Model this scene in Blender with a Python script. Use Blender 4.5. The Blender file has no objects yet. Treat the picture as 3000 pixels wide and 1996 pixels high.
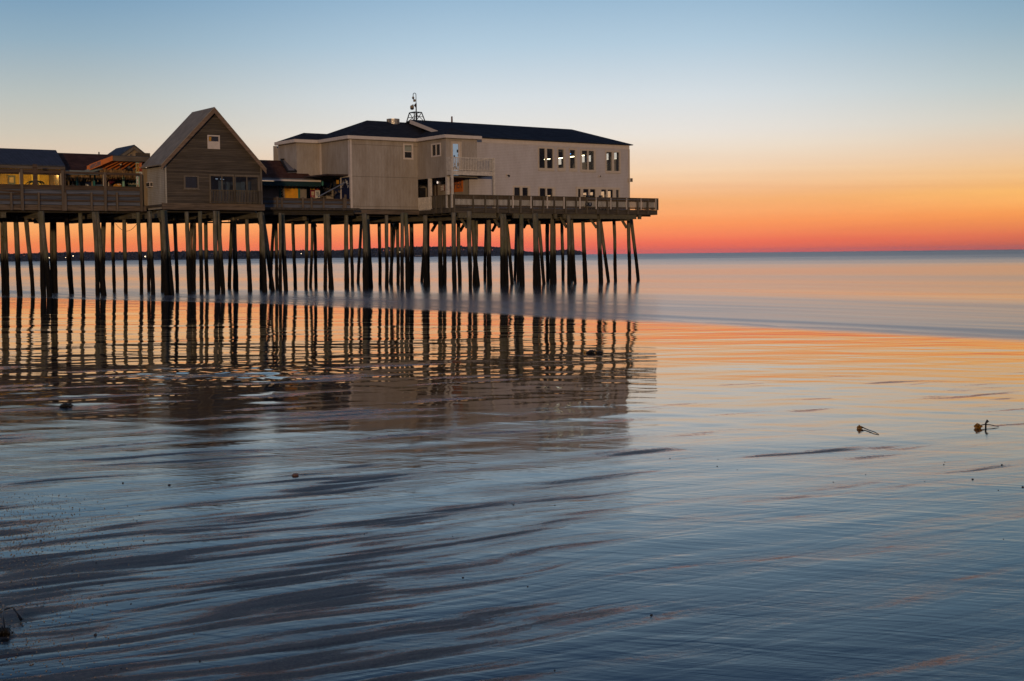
import bpy, math, random
import numpy as np
from mathutils import Vector, Matrix

random.seed(7)
RNG = np.random.default_rng(7)
scene = bpy.context.scene
COL = scene.collection

# ---------------------------------------------------------------- camera
CAM_H, FPX = 2.6, 4000.0
PITCH, ROLL = math.atan(251 / 4000), 0.011
PHI = math.radians(54.46)                       # pier axis, from the view axis
ROT = math.pi / 2 - PHI                         # pier axis, from world X
_F = Vector((0, math.cos(PITCH), -math.sin(PITCH)))
_U0 = Vector((0, math.sin(PITCH), math.cos(PITCH)))
_R0 = Vector((1, 0, 0))
_R = _R0 * math.cos(ROLL) - _U0 * math.sin(ROLL)
_U = _U0 * math.cos(ROLL) + _R0 * math.sin(ROLL)
cam_data = bpy.data.cameras.new("camera")
cam = bpy.data.objects.new("camera", cam_data)
COL.objects.link(cam)
cam.matrix_world = Matrix(((_R.x, _U.x, -_F.x, 0), (_R.y, _U.y, -_F.y, 0), (_R.z, _U.z, -_F.z, CAM_H), (0, 0, 0, 1)))
cam_data.lens = 48.0
cam_data.sensor_width = 36.0
cam_data.clip_start = 0.1
cam_data.clip_end = 150000
scene.camera = cam
SP, CP = math.sin(PHI), math.cos(PHI)


def ray(x, y):
    d = _F + _R * ((x - 1500) / FPX) - _U * ((y - 998) / FPX)
    return Vector((d.x * SP + d.y * CP, -d.x * CP + d.y * SP, d.z))


def on(x, y, ax, val):
    """pier-frame point (u along the pier, v away from the beach side, z up) on a plane u/v/z = val"""
    d = ray(x, y)
    o = (0, 0, CAM_H)
    t = (val - o[ax]) / d[ax]
    return Vector((d.x * t, d.y * t, CAM_H + d.z * t))


def W(u, v, z):
    return Vector((u * SP - v * CP, u * CP + v * SP, z))


def rv(x0, y0, x1, y1, v):
    xm, ym = (x0 + x1) / 2, (y0 + y1) / 2
    return on(x0, ym, 1, v).x, on(x1, ym, 1, v).x, on(xm, y1, 1, v).z, on(xm, y0, 1, v).z


def ru(x0, y0, x1, y1, u):
    xm, ym = (x0 + x1) / 2, (y0 + y1) / 2
    return on(x1, ym, 0, u).y, on(x0, ym, 0, u).y, on(xm, y1, 0, u).z, on(xm, y0, 0, u).z


# ---------------------------------------------------------------- objects
ORG = {}


def tag(o, label, cat, group=None, kind=None):
    if label:
        o["label"] = label
    if cat:
        o["category"] = cat
    if group:
        o["group"] = group
    if kind:
        o["kind"] = kind
    return o


def thing(name, label, cat, org, group=None):
    o = bpy.data.objects.new(name, None)
    o.empty_display_size = 0.2
    COL.objects.link(o)
    o.location = W(*org)
    o.rotation_euler = (0, 0, ROT)
    ORG[o.name] = Vector(org)
    return tag(o, label, cat, group)


class MB:
    def __init__(s):
        s.v, s.f = [], []

    def add(s, vs, fs):
        b = len(s.v)
        s.v += [Vector(p) for p in vs]
        s.f += [tuple(i + b for i in f) for f in fs]
        return s

    def box(s, u0, u1, v0, v1, z0, z1):
        if u0 > u1: u0, u1 = u1, u0
        if v0 > v1: v0, v1 = v1, v0
        if z0 > z1: z0, z1 = z1, z0
        vs = [(u, v, z) for z in (z0, z1) for v in (v0, v1) for u in (u0, u1)]
        return s.add(vs, [(0, 2, 3, 1), (4, 5, 7, 6), (0, 1, 5, 4), (2, 6, 7, 3), (0, 4, 6, 2), (1, 3, 7, 5)])

    def slab(s, pts, off):
        off = Vector(off)
        pts = [Vector(p) for p in pts]
        n = len(pts)
        fs = [tuple(range(n)), tuple(range(2 * n - 1, n - 1, -1))]
        fs += [(i, i + n, (i + 1) % n + n, (i + 1) % n) for i in range(n)]
        return s.add(pts + [p + off for p in pts], fs)

    def tube(s, pts, rad, n=8, cap=True):
        pts = [Vector(p) for p in pts]
        if not hasattr(rad, "__len__"):
            rad = [rad] * len(pts)
        b0 = len(s.v)
        ref = None
        for i, p in enumerate(pts):
            t = (pts[min(i + 1, len(pts) - 1)] - pts[max(i - 1, 0)]).normalized()
            if ref is None:
                ref = Vector((1, 0, 0)) if abs(t.x) < 0.8 else Vector((0, 1, 0))
            a = (ref - t * ref.dot(t)).normalized()
            ref = a
            c = t.cross(a)
            for k in range(n):
                q = 2 * math.pi * k / n + math.pi / n
                s.v.append(p + (a * math.cos(q) + c * math.sin(q)) * rad[i])
        for i in range(len(pts) - 1):
            for k in range(n):
                k2 = (k + 1) % n
                s.f.append((b0 + i * n + k, b0 + i * n + k2, b0 + (i + 1) * n + k2, b0 + (i + 1) * n + k))
        if cap:
            s.f.append(tuple(b0 + k for k in range(n - 1, -1, -1)))
            s.f.append(tuple(b0 + (len(pts) - 1) * n + k for k in range(n)))
        return s

    def beam(s, a, b, w, h=None):
        """square beam between two points"""
        a, b = Vector(a), Vector(b)
        h = h or w
        t = (b - a).normalized()
        up = Vector((0, 0, 1)) if abs(t.z) < 0.95 else Vector((1, 0, 0))
        x = t.cross(up).normalized() * (w / 2)
        y = x.cross(t).normalized() * (h / 2)
        vs = [a - x - y, a + x - y, a + x + y, a - x + y, b - x - y, b + x - y, b + x + y, b - x + y]
        return s.add(vs, [(0, 3, 2, 1), (4, 5, 6, 7), (0, 1, 5, 4), (1, 2, 6, 5), (2, 3, 7, 6), (3, 0, 4, 7)])

    def ball(s, c, r, n=10, m=6, sz=1.0):
        c = Vector(c)
        vs = [c + Vector((0, 0, -r * sz))]
        for j in range(1, m):
            a = math.pi * j / m
            for k in range(n):
                q = 2 * math.pi * k / n
                vs.append(c + Vector((math.sin(a) * math.cos(q) * r, math.sin(a) * math.sin(q) * r, -math.cos(a) * r * sz)))
        vs.append(c + Vector((0, 0, r * sz)))
        fs = [(0, 1 + (k + 1) % n, 1 + k) for k in range(n)]
        for j in range(m - 2):
            for k in range(n):
                fs.append((1 + j * n + k, 1 + j * n + (k + 1) % n, 1 + (j + 1) * n + (k + 1) % n, 1 + (j + 1) * n + k))
        t = len(vs) - 1
        fs += [(t, 1 + (m - 2) * n + k, 1 + (m - 2) * n + (k + 1) % n) for k in range(n)]
        return s.add(vs, fs)

    def build(s, name, mat, parent=None, org=None, smooth=False):
        if parent is not None:
            org = ORG[parent.name]
        org = Vector(org)
        me = bpy.data.meshes.new(name)
        me.from_pydata([tuple(p - org) for p in s.v], [], s.f)
        me.materials.append(mat)
        me.validate()
        me.update()
        o = bpy.data.objects.new(name, me)
        COL.objects.link(o)
        ORG[o.name] = org
        if parent is not None:
            o.parent = parent
        else:
            o.location = W(*org)
            o.rotation_euler = (0, 0, ROT)
        if smooth:
            for p in me.polygons:
                p.use_smooth = True
        import bmesh
        bm = bmesh.new()
        bm.from_mesh(me)
        bmesh.ops.recalc_face_normals(bm, faces=bm.faces)
        bm.to_mesh(me)
        bm.free()
        return o


def wall(mb, ax, at, th, a0, a1, z0, z1, holes=()):
    """wall with real openings on plane v=at (ax 'v', runs along u) or u=at (ax 'u', runs along v); th = thickness"""
    A = sorted({a0, a1, *[min(max(h[i], a0), a1) for h in holes for i in (0, 1)]})
    Z = sorted({z0, z1, *[min(max(h[i], z0), z1) for h in holes for i in (2, 3)]})

    def solid(i, j):
        if not (0 <= i < len(A) - 1 and 0 <= j < len(Z) - 1):
            return False
        a, z = (A[i] + A[i + 1]) / 2, (Z[j] + Z[j + 1]) / 2
        return not any(h[0] < a < h[1] and h[2] < z < h[3] for h in holes)

    def P(a, d, z):
        return (a, at + d, z) if ax == "v" else (at + d, a, z)
    for i in range(len(A) - 1):
        for j in range(len(Z) - 1):
            if not solid(i, j):
                continue
            a, b, c, d = A[i], A[i + 1], Z[j], Z[j + 1]
            for q in (0, th):
                mb.add([P(a, q, c), P(b, q, c), P(b, q, d), P(a, q, d)], [(0, 1, 2, 3)])
            if not solid(i - 1, j): mb.add([P(a, 0, c), P(a, th, c), P(a, th, d), P(a, 0, d)], [(0, 1, 2, 3)])
            if not solid(i + 1, j): mb.add([P(b, 0, c), P(b, th, c), P(b, th, d), P(b, 0, d)], [(0, 1, 2, 3)])
            if not solid(i, j - 1): mb.add([P(a, 0, c), P(b, 0, c), P(b, th, c), P(a, th, c)], [(0, 1, 2, 3)])
            if not solid(i, j + 1): mb.add([P(a, 0, d), P(b, 0, d), P(b, th, d), P(a, th, d)], [(0, 1, 2, 3)])
    return mb


def frame(mb, ax, at, d0, d1, a0, a1, z0, z1, w, wb=None):
    """picture-frame moulding from depth at+d0 to at+d1"""
    wb = wb or w
    def B(p, q, r, s):
        if ax == "v": mb.box(p, q, at + d0, at + d1, r, s)
        else: mb.box(at + d0, at + d1, p, q, r, s)
    B(a0, a0 + w, z0, z1); B(a1 - w, a1, z0, z1)
    B(a0 + w, a1 - w, z1 - w, z1); B(a0 + w, a1 - w, z0, z0 + wb)
    return mb


def text(parent, name, body, mat, fn, rect, depth=0.012):
    """lettering: body fitted to rect (a0,a1,z0,z1); fn(a, d, z) -> pier point, d = height proud of the board"""
    cu = bpy.data.curves.new(name, "FONT")
    cu.body = body
    cu.align_x = "CENTER"
    cu.resolution_u = 2
    to = bpy.data.objects.new(name, cu)
    COL.objects.link(to)
    bpy.context.view_layer.update()
    me0 = bpy.data.meshes.new_from_object(to.evaluated_get(bpy.context.evaluated_depsgraph_get()))
    bpy.data.objects.remove(to)
    bpy.data.curves.remove(cu)
    vs = [v.co.copy() for v in me0.vertices]
    fs = [tuple(p.vertices) for p in me0.polygons]
    bpy.data.meshes.remove(me0)
    x0, x1 = min(v.x for v in vs), max(v.x for v in vs)
    y0, y1 = min(v.y for v in vs), max(v.y for v in vs)
    a0, a1, z0, z1 = rect
    mb = MB()
    mb.add([fn(a0 + (v.x - x0) / (x1 - x0) * (a1 - a0), depth, z0 + (v.y - y0) / (y1 - y0) * (z1 - z0)) for v in vs], fs)
    o = mb.build(name, mat, parent)
    return o


# ---------------------------------------------------------------- materials
def lin(c):
    return tuple((x / 12.92 if x <= 0.04045 else ((x + 0.055) / 1.055) ** 2.4) for x in [k / 255 for k in c]) + (1,)


class NT:
    def __init__(s, name):
        s.m = bpy.data.materials.new(name)
        s.m.use_nodes = True
        s.t = s.m.node_tree
        s.t.nodes.clear()
        s.out = s.n("ShaderNodeOutputMaterial")

    def n(s, typ, **kw):
        nd = s.t.nodes.new(typ)
        for k, v in kw.items():
            setattr(nd, k, v)
        return nd

    def l(s, a, b):
        s.t.links.new(a, b)

    def setin(s, nd, i, v):
        if hasattr(v, "is_linked") or isinstance(v, bpy.types.NodeSocket):
            s.l(v, nd.inputs[i])
        else:
            nd.inputs[i].default_value = v

    def math(s, op, a, b=0.0, c=None, clamp=False):
        nd = s.n("ShaderNodeMath", operation=op, use_clamp=clamp)
        s.setin(nd, 0, a); s.setin(nd, 1, b)
        if c is not None: s.setin(nd, 2, c)
        return nd.outputs[0]

    def coord(s, kind="Object"):
        return s.n("ShaderNodeTexCoord").outputs[kind]

    def mapping(s, vec, sc, rot=(0, 0, 0), loc=(0, 0, 0)):
        nd = s.n("ShaderNodeMapping")
        s.l(vec, nd.inputs[0])
        nd.inputs["Scale"].default_value = sc
        nd.inputs["Rotation"].default_value = rot
        nd.inputs["Location"].default_value = loc
        return nd.outputs[0]

    def noise(s, vec, scale=1.0, detail=3.0, rough=0.5, dist=0.0):
        nd = s.n("ShaderNodeTexNoise")
        s.l(vec, nd.inputs["Vector"])
        nd.inputs["Scale"].default_value = scale
        nd.inputs["Detail"].default_value = detail
        nd.inputs["Roughness"].default_value = rough
        nd.inputs["Distortion"].default_value = dist
        return nd.outputs[0]

    def ramp(s, fac, stops, interp="LINEAR"):
        nd = s.n("ShaderNodeValToRGB")
        s.setin(nd, 0, fac)
        cr = nd.color_ramp
        cr.interpolation = interp
        while len(cr.elements) < len(stops):
            cr.elements.new(0.5)
        for e, (p, c) in zip(cr.elements, stops):
            e.position = p
            e.color = c if len(c) == 4 else tuple(c) + (1,)
        return nd.outputs[0]

    def mix(s, fac, a, b, blend="MIX"):
        nd = s.n("ShaderNodeMix", data_type="RGBA", blend_type=blend)
        s.setin(nd, 0, fac)
        s.setin(nd, 6, a); s.setin(nd, 7, b)
        return nd.outputs[2]

    def sep(s, vec):
        nd = s.n("ShaderNodeSeparateXYZ")
        s.l(vec, nd.inputs[0])
        return nd.outputs

    def bump(s, h, dist=1.0, strength=1.0, normal=None):
        nd = s.n("ShaderNodeBump")
        nd.inputs["Strength"].default_value = strength
        nd.inputs["Distance"].default_value = dist
        s.l(h, nd.inputs["Height"])
        if normal is not None: s.l(normal, nd.inputs["Normal"])
        return nd.outputs[0]

    def bsdf(s, col, rough=0.8, normal=None, spec=0.3, metal=0.0, **kw):
        nd = s.n("ShaderNodeBsdfPrincipled")
        s.setin(nd, "Base Color", col)
        s.setin(nd, "Roughness", rough)
        nd.inputs["Metallic"].default_value = metal
        nd.inputs["Specular IOR Level"].default_value = spec
        for k, v in kw.items():
            s.setin(nd, k, v)
        if normal is not None:
            s.l(normal, nd.inputs["Normal"])
        return nd.outputs[0]

    def done(s, sh):
        s.l(sh, s.out.inputs["Surface"])
        return s.m


def C(*c):
    return tuple(c) + (1,)


def wood(name, c1, c2, grain="u", plank=None, rough=0.85, stain=0.5, gap=0.1):
    t = NT(name)
    co = t.coord()
    sc = {"u": (0.5, 9, 9), "v": (9, 0.5, 9), "z": (9, 9, 0.5)}[grain]
    n1 = t.noise(t.mapping(co, sc), 1.3, 5, 0.65)
    n2 = t.noise(t.mapping(co, (0.6, 0.6, 0.9)), 1.0, 4, 0.6)
    f = t.math("ADD", t.math("MULTIPLY", n1, 1 - stain * 0.5), t.math("MULTIPLY", n2, stain * 0.5))
    col = t.ramp(f, [(0.34, C(*c1)), (0.66, C(*c2))])
    h = n1
    if plank:
        ax, w = plank
        k = t.math("DIVIDE", t.sep(co)["uvz".index(ax)], w)
        fr = t.math("FRACT", k)
        wn = t.n("ShaderNodeTexWhiteNoise", noise_dimensions="1D")
        t.l(t.math("FLOOR", k), wn.inputs["W"])
        col = t.mix(1.0, col, t.ramp(wn.outputs[0], [(0, C(.72, .72, .72)), (1, C(1.2, 1.18, 1.15))]), "MULTIPLY")
        edge = t.math("LESS_THAN", fr, gap)
        col = t.mix(t.math("MULTIPLY", edge, 0.6), col, C(0.012, 0.01, 0.009))
        h = t.math("SUBTRACT", n1, t.math("MULTIPLY", edge, 1.2))
    return t.done(t.bsdf(col, rough, t.bump(h, 0.012, 0.6), 0.25))


def siding(name, base, axis, pitch, rough=0.65, gap=0.12, dark=0.6, dirt=(0.72, 0.67, 0.6)):
    t = NT(name)
    co = t.coord()
    fr = t.math("FRACT", t.math("DIVIDE", t.sep(co)["uvz".index(axis)], pitch))
    n1 = t.noise(t.mapping(co, (1.2, 1.2, 0.35)), 1.0, 5, 0.65)
    n2 = t.noise(t.mapping(co, (6, 6, 1.2)), 2.0, 4, 0.6)
    d = t.ramp(t.math("ADD", t.math("MULTIPLY", n1, .7), t.math("MULTIPLY", n2, .3)), [(0.35, C(*dirt)), (0.62, C(1.03, 1.03, 1.03))])
    col = t.mix(1.0, C(*base), d, "MULTIPLY")
    edge = t.math("LESS_THAN", fr, gap)
    col = t.mix(edge, col, t.mix(1.0, col, C(dark, dark, dark), "MULTIPLY"))
    h = t.math("MULTIPLY", fr, 1.0) if axis == "z" else t.math("SUBTRACT", 1.0, edge)
    return t.done(t.bsdf(col, rough, t.bump(h, -0.012 if axis == "z" else 0.01, 0.8), 0.35))


def paint(name, base, rough=0.6, var=0.15, scale=3.0, metal=0.0, spec=0.4):
    t = NT(name)
    co = t.coord()
    n1 = t.noise(t.mapping(co, (1, 1, 1)), scale, 5, 0.6)
    k = t.ramp(n1, [(0.3, C(1 - var, 1 - var * 1.05, 1 - var * 1.1)), (0.7, C(1 + var * .4, 1 + var * .4, 1 + var * .4))])
    col = t.mix(1.0, C(*base), k, "MULTIPLY")
    return t.done(t.bsdf(col, rough, t.bump(n1, 0.004, 0.5), spec, metal))


def shingle(name, c1, c2, row=0.16, ridge_axis="u"):
    t = NT(name)
    co = t.coord()
    br = t.n("ShaderNodeTexBrick")
    sx = t.sep(co)
    cm = t.n("ShaderNodeCombineXYZ")
    t.l(t.math("ADD", sx[0], sx[1]), cm.inputs[0])
    t.l(sx[2], cm.inputs[1])
    t.l(cm.outputs[0], br.inputs["Vector"])
    br.inputs["Scale"].default_value = 1.0
    br.inputs["Brick Width"].default_value = 0.32
    br.inputs["Row Height"].default_value = row * 0.4
    br.inputs["Mortar Size"].default_value = 0.006
    br.inputs["Color1"].default_value = C(*c1)
    br.inputs["Color2"].default_value = C(*c2)
    br.inputs["Mortar"].default_value = C(*[k * .5 for k in c1])
    n1 = t.noise(co, 1.1, 5, 0.65)
    col = t.mix(1.0, br.outputs[0], t.ramp(n1, [(0.3, C(.7, .7, .7)), (0.7, C(1.25, 1.25, 1.25))]), "MULTIPLY")
    n2 = t.noise(co, 25, 3, 0.7)
    return t.done(t.bsdf(col, 0.9, t.bump(n2, 0.012, 0.7), 0.06))


def metal_roof(name, base, axis, pitch):
    t = NT(name)
    co = t.coord()
    fr = t.math("FRACT", t.math("DIVIDE", t.sep(co)["uvz".index(axis)], pitch))
    tri = t.math("ABSOLUTE", t.math("SUBTRACT", fr, 0.5))
    n1 = t.noise(t.mapping(co, (2, 2, 1)), 1.0, 5, 0.6)
    col = t.mix(1.0, C(*base), t.ramp(n1, [(0.3, C(.75, .72, .7)), (0.7, C(1.15, 1.15, 1.15))]), "MULTIPLY")
    col = t.mix(t.math("LESS_THAN", fr, 0.12), col, t.mix(1.0, col, C(.55, .55, .55), "MULTIPLY"))
    return t.done(t.bsdf(col, 0.7, t.bump(tri, 0.03, 0.8), 0.12, 0.0))


def emit(name, col, strength):
    t = NT(name)
    e = t.n("ShaderNodeEmission")
    e.inputs[0].default_value = C(*col)
    e.inputs[1].default_value = strength
    return t.done(e.outputs[0])


def glass_pane(name, tint=(0.9, 0.93, 0.95), refl=1.0, rough=0.02):
    t = NT(name)
    tr = t.n("ShaderNodeBsdfTransparent")
    tr.inputs[0].default_value = C(*tint)
    gl = t.n("ShaderNodeBsdfGlossy")
    gl.inputs["Roughness"].default_value = rough
    fr = t.n("ShaderNodeFresnel")
    fr.inputs[0].default_value = 1.45
    mx = t.n("ShaderNodeMixShader")
    bf = t.n("ShaderNodeNewGeometry").outputs["Backfacing"]
    t.l(t.math("MULTIPLY", t.math("MULTIPLY", fr.outputs[0], refl), t.math("SUBTRACT", 1.0, bf)), mx.inputs[0])
    t.l(tr.outputs[0], mx.inputs[1]); t.l(gl.outputs[0], mx.inputs[2])
    return t.done(mx.outputs[0])


def pile_mat():
    t = NT("weathered_pile")
    geo = t.n("ShaderNodeNewGeometry")
    pos = geo.outputs["Position"]
    z = t.sep(pos)[2]
    n1 = t.noise(t.mapping(pos, (7, 7, 0.8)), 1.5, 5, 0.65)
    n2 = t.noise(t.mapping(pos, (1, 1, 1)), 0.9, 4, 0.6)
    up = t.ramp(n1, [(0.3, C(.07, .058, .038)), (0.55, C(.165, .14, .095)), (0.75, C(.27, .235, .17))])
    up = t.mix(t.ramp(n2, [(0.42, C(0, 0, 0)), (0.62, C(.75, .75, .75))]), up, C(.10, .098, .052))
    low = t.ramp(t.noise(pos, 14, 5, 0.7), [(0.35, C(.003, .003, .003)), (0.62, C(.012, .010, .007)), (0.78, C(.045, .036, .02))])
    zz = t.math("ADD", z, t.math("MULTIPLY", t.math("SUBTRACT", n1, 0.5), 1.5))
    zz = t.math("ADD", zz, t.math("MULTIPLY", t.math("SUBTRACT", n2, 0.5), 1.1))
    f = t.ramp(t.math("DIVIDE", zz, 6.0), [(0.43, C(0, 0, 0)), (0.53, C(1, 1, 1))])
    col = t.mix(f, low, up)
    knots = t.ramp(t.noise(t.mapping(pos, (3, 3, 2.2)), 1.6, 3, 0.7), [(0.64, C(1, 1, 1)), (0.70, C(.3, .28, .24))])
    col = t.mix(1.0, col, knots, "MULTIPLY")
    return t.done(t.bsdf(col, 0.8, t.bump(t.noise(t.mapping(pos, (16, 16, 5)), 1.5, 4, 0.7), 0.03, 0.7), 0.08))


M = dict(
    pile=pile_mat(),
    deckwood=wood("deck_wood", (.035, .027, .019), (.10, .08, .058), "v", ("u", .15)),
    fascia=wood("fascia_wood", (.045, .032, .022), (.20, .145, .095), "u"),
    fasciadark=wood("dark_fascia_wood", (.028, .022, .015), (.115, .09, .06), "u"),
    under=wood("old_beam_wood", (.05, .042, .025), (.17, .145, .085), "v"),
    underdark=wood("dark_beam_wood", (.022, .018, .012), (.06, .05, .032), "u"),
    post=wood("post_wood", (.07, .052, .036), (.19, .145, .1), "z"),
    railpost=wood("dark_post_wood", (.05, .04, .026), (.15, .12, .08), "z"),
    rail=wood("rail_wood", (.035, .023, .015), (.13, .085, .053), "u"),
    blue=wood("faded_blue_board", (.05, .055, .068), (.15, .165, .2), "u", ("z", .2), gap=.04),
    gable=wood("grey_clapboard", (.055, .044, .031), (.125, .10, .073), "u", ("z", .125), gap=.12),
    gabletrim=wood("weathered_trim", (.10, .08, .058), (.2, .165, .12), "z"),
    bargewood=wood("barge_board_wood", (.12, .08, .05), (.27, .18, .12), "u"),
    gableside=siding("pale_clapboard", (.42, .385, .31), "z", .13),
    beige_u=siding("beige_grooved_panel", (.39, .335, .27), "u", .3, gap=.1, dark=.87),
    beige_v=siding("beige_grooved_panel_side", (.39, .335, .27), "v", .3, gap=.1, dark=.87),
    white=siding("white_clapboard", (.53, .475, .435), "z", .135, gap=.16, dark=.78, dirt=(.86, .83, .79)),
    whitetrim=paint("white_trim", (.62, .53, .44), .55, .12),
    creamtrim=paint("cream_trim", (.55, .45, .33), .5, .1),
    balwhite=paint("worn_white_paint", (.60, .53, .43), .6, .3, 5),
    roofblack=shingle("charcoal_shingle", (.026, .025, .027), (.045, .043, .045)),
    roofblue=shingle("dark_blue_shingle", (.022, .026, .034), (.036, .041, .05)),
    roofbrown=shingle("brown_shingle", (.075, .030, .018), (.115, .052, .032)),
    roofslate=metal_roof("slate_blue_roof", (.062, .066, .078), "u", .25),
    roofmetal=metal_roof("grey_ribbed_roof", (.29, .24, .17), "v", .23),
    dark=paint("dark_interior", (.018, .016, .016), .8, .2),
    darkbrown=paint("dark_brown_interior", (.05, .03, .02), .8, .2),
    redbrown=paint("red_brown_wall", (.16, .05, .03), .8, .2),
    black=paint("black_metal", (.012, .012, .013), .5, .2),
    greymetal=paint("grey_metal", (.28, .27, .25), .4, .15, metal=.7),
    galv=paint("galvanised_metal", (.5, .46, .38), .35, .15, metal=.9),
    teal=paint("teal_paint", (.03, .16, .13), .6, .2),
    tealpale=paint("pale_teal_paint", (.28, .5, .36), .6, .2),
    green=paint("dark_green_canvas", (.006, .03, .03), .9, .2),
    yellow=paint("yellow_paint", (.8, .36, .02), .6, .15),
    yellowwall=paint("yellow_wall", (.62, .42, .06), .7, .15),
    orange=paint("orange_paint", (.62, .17, .03), .6, .15),
    navy=paint("navy_banner", (.006, .012, .05), .6, .15),
    slateblue=paint("slate_blue_paint", (.06, .09, .12), .6, .2),
    signgrey=paint("grey_lettering", (.12, .13, .15), .6, .1),
    signblue=paint("blue_grey_lettering", (.035, .055, .075), .6, .1),
    white_=paint("white_paint", (.75, .72, .66), .6, .1),
    red=paint("red_paint", (.35, .02, .02), .6, .1),
    redorange=paint("red_orange_paint", (.5, .09, .03), .6, .15),
    magenta=paint("magenta_paint", (.26, .02, .05), .6, .1),
    maroon=paint("maroon_paint", (.13, .01, .015), .6, .1),
    cream=paint("cream_paint", (.6, .48, .3), .6, .15),
    amber=paint("amber_paint", (.55, .28, .03), .6, .25),
    shutter=siding("grey_roller_shutter", (.21, .18, .165), "z", .1, gap=.15, dark=.7),
    greywall=paint("grey_plaster", (.26, .215, .17), .8, .15),
    tanwall=wood("tan_boards", (.18, .13, .07), (.34, .25, .15), "z"),
    thatch=wood("palm_thatch", (.12, .072, .032), (.45, .27, .11), "z"),
    canopywood=wood("canopy_beam_wood", (.07, .055, .04), (.19, .15, .105), "u"),
    gutter=paint("pale_blue_gutter", (.17, .21, .21), .6, .3),
    greygutter=paint("grey_gutter", (.10, .10, .105), .5, .3),
    glass=glass_pane("clear_glass"),
    darkglass=paint("dark_glass", (.012, .013, .017), .06, .05, spec=.6),
    screen=glass_pane("wind_screen_sheet", (.82, .76, .62), .6, .15),
    skylight=paint("frosted_hatch", (.17, .16, .17), .5, .2),
    blind=paint("window_blind", (.30, .32, .27), .7, .15),
    cable=paint("black_cable", (.02, .017, .014), .7, .1),
    rope=paint("grey_rope", (.16, .13, .1), .8, .1),
    seaweed=paint("dark_seaweed", (.012, .01, .006), .35, .3, 40),
    kelp=paint("amber_kelp", (.26, .13, .015), .35, .3, 30),
    pebble=paint("dark_pebble", (.035, .03, .03), .45, .3, 30),
    shell=paint("shell_grit", (.3, .24, .16), .4, .4, 60),
    lamp_warm=emit("warm_lamp_glow", (1, .72, .36), 3),
    lamp_strip=emit("warm_tube_glow", (1, .80, .45), 7),
    lamp_white=emit("pale_lamp_glow", (1, .8, .66), .9),
    lit_room=emit("lit_room_glow", (.62, .72, .84), .42),
    far_lamp=emit("far_lamp_glow", (1, .75, .45), 3),
)

ZD0, ZD1 = 6.13, 6.56            # deck fascia, bottom and top
VL, VM, VR, VG = 98.6, 100.3, 95.0, 95.2   # seaward-left fence, middle fence, terrace front, gabled house front

# ---------------------------------------------------------------- pier structure
pier = thing("pier", "long timber pier deck on tall leaning piles reaching out over the sea", "pier", (50, 104, 0))
dk = MB()
dk.box(8, 55.3, VL + .1, 114, 6.36, ZD1 - .01)
dk.box(37.3, 45.0, VG + .05, VL + .1, 6.36, ZD1 - .01)
dk.box(55.3, 62.0, VM - .1, 114, 6.36, ZD1 - .01)
dk.box(62.0, 84.5, VR + .12, 112, 6.36, ZD1 - .01)
dk.build("deck", M["deckwood"], pier)
st = MB()
for v in np.arange(99.2, 113.8, 1.25):
    st.box(8, 62 if v > VM + .2 else 55, v, v + .14, 5.98, 6.35)
for v in np.arange(95.6, 111.8, 1.25):
    st.box(62.1, 84.2, v, v + .14, 5.98, 6.35)
for v in (96.2, 97.2, 98.2):
    st.box(37.6, 44.8, v, v + .14, 5.98, 6.35)
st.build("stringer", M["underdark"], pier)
fa = MB()
fa.box(8, 37.2, VL, VL + .09, ZD0, ZD1 - .06)
fa.build("fascia_board", M["fascia"], pier)
fa = MB()
fa.box(45.2, 55.4, VM - .05, VM + .05, ZD0 + .02, ZD1 - .06)
fa.box(55.4, 62.0, VM - .12, VM, ZD0, ZD1 - .1)
fa.build("fascia_board", M["fascia"], pier)
fa = MB()
fa.box(62.05, 84.4, VR, VR + .1, ZD0, ZD1)
fa.box(84.4, 84.5, VR, 112, ZD0, ZD1)
fa.box(61.93, 62.05, VR, VM - .14, ZD0, ZD1 - .02)
fa.build("fascia_board", M["fasciadark"], pier)
fa = MB()
fa.box(37.1, 45.15, VG - .03, VG + .1, ZD0 + .02, 6.62)
fa.build("fascia_board", M["fascia"], pier)

# caps (beams across the pier) over each bent, with a stub showing at the front
for x, v0 in [(12, VL), (119, VL), (285, VL), (395, VL), (484, VG), (635, VG), (762, VG), (895, VM), (965, VM), (1072, VM), (1185, VM), (1245, VM)]:
    u = on(x, 630, 1, v0).x
    MB().box(u - .17, u + .17, v0 + .15, 113.6, 5.58, 5.97).build("cap_beam", M["under"], pier)
for x in (1378, 1480, 1572, 1672, 1760, 1846):
    u = on(x, 640, 1, VR).x
    MB().box(u - .17, u + .17, VR + .25, 111.5, 5.58, 5.97).build("cap_beam", M["under"], pier)
wl = MB()
for a, b in ((62.6, 66.4), (68.2, 72.3), (73.6, 77.4), (78.0, 82.0)):
    wl.box(a, b, VR + .05, VR + .24, 5.72, 6.12)
    wl.box(b + .3, b + .6, VR + .05, VR + .24, 5.72, 6.12)
wl.build("waler", M["under"], pier)

# piles: (x at the top, x at the foot, foot y, width top, width foot), in photograph pixels
def Z(off, rows):
    return [(r[0] / 4.714 + off, r[1] / 4.714 + off, r[2] / 4.714 + 580, r[3] / 4.714, r[4] / 4.714) for r in rows]


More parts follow.
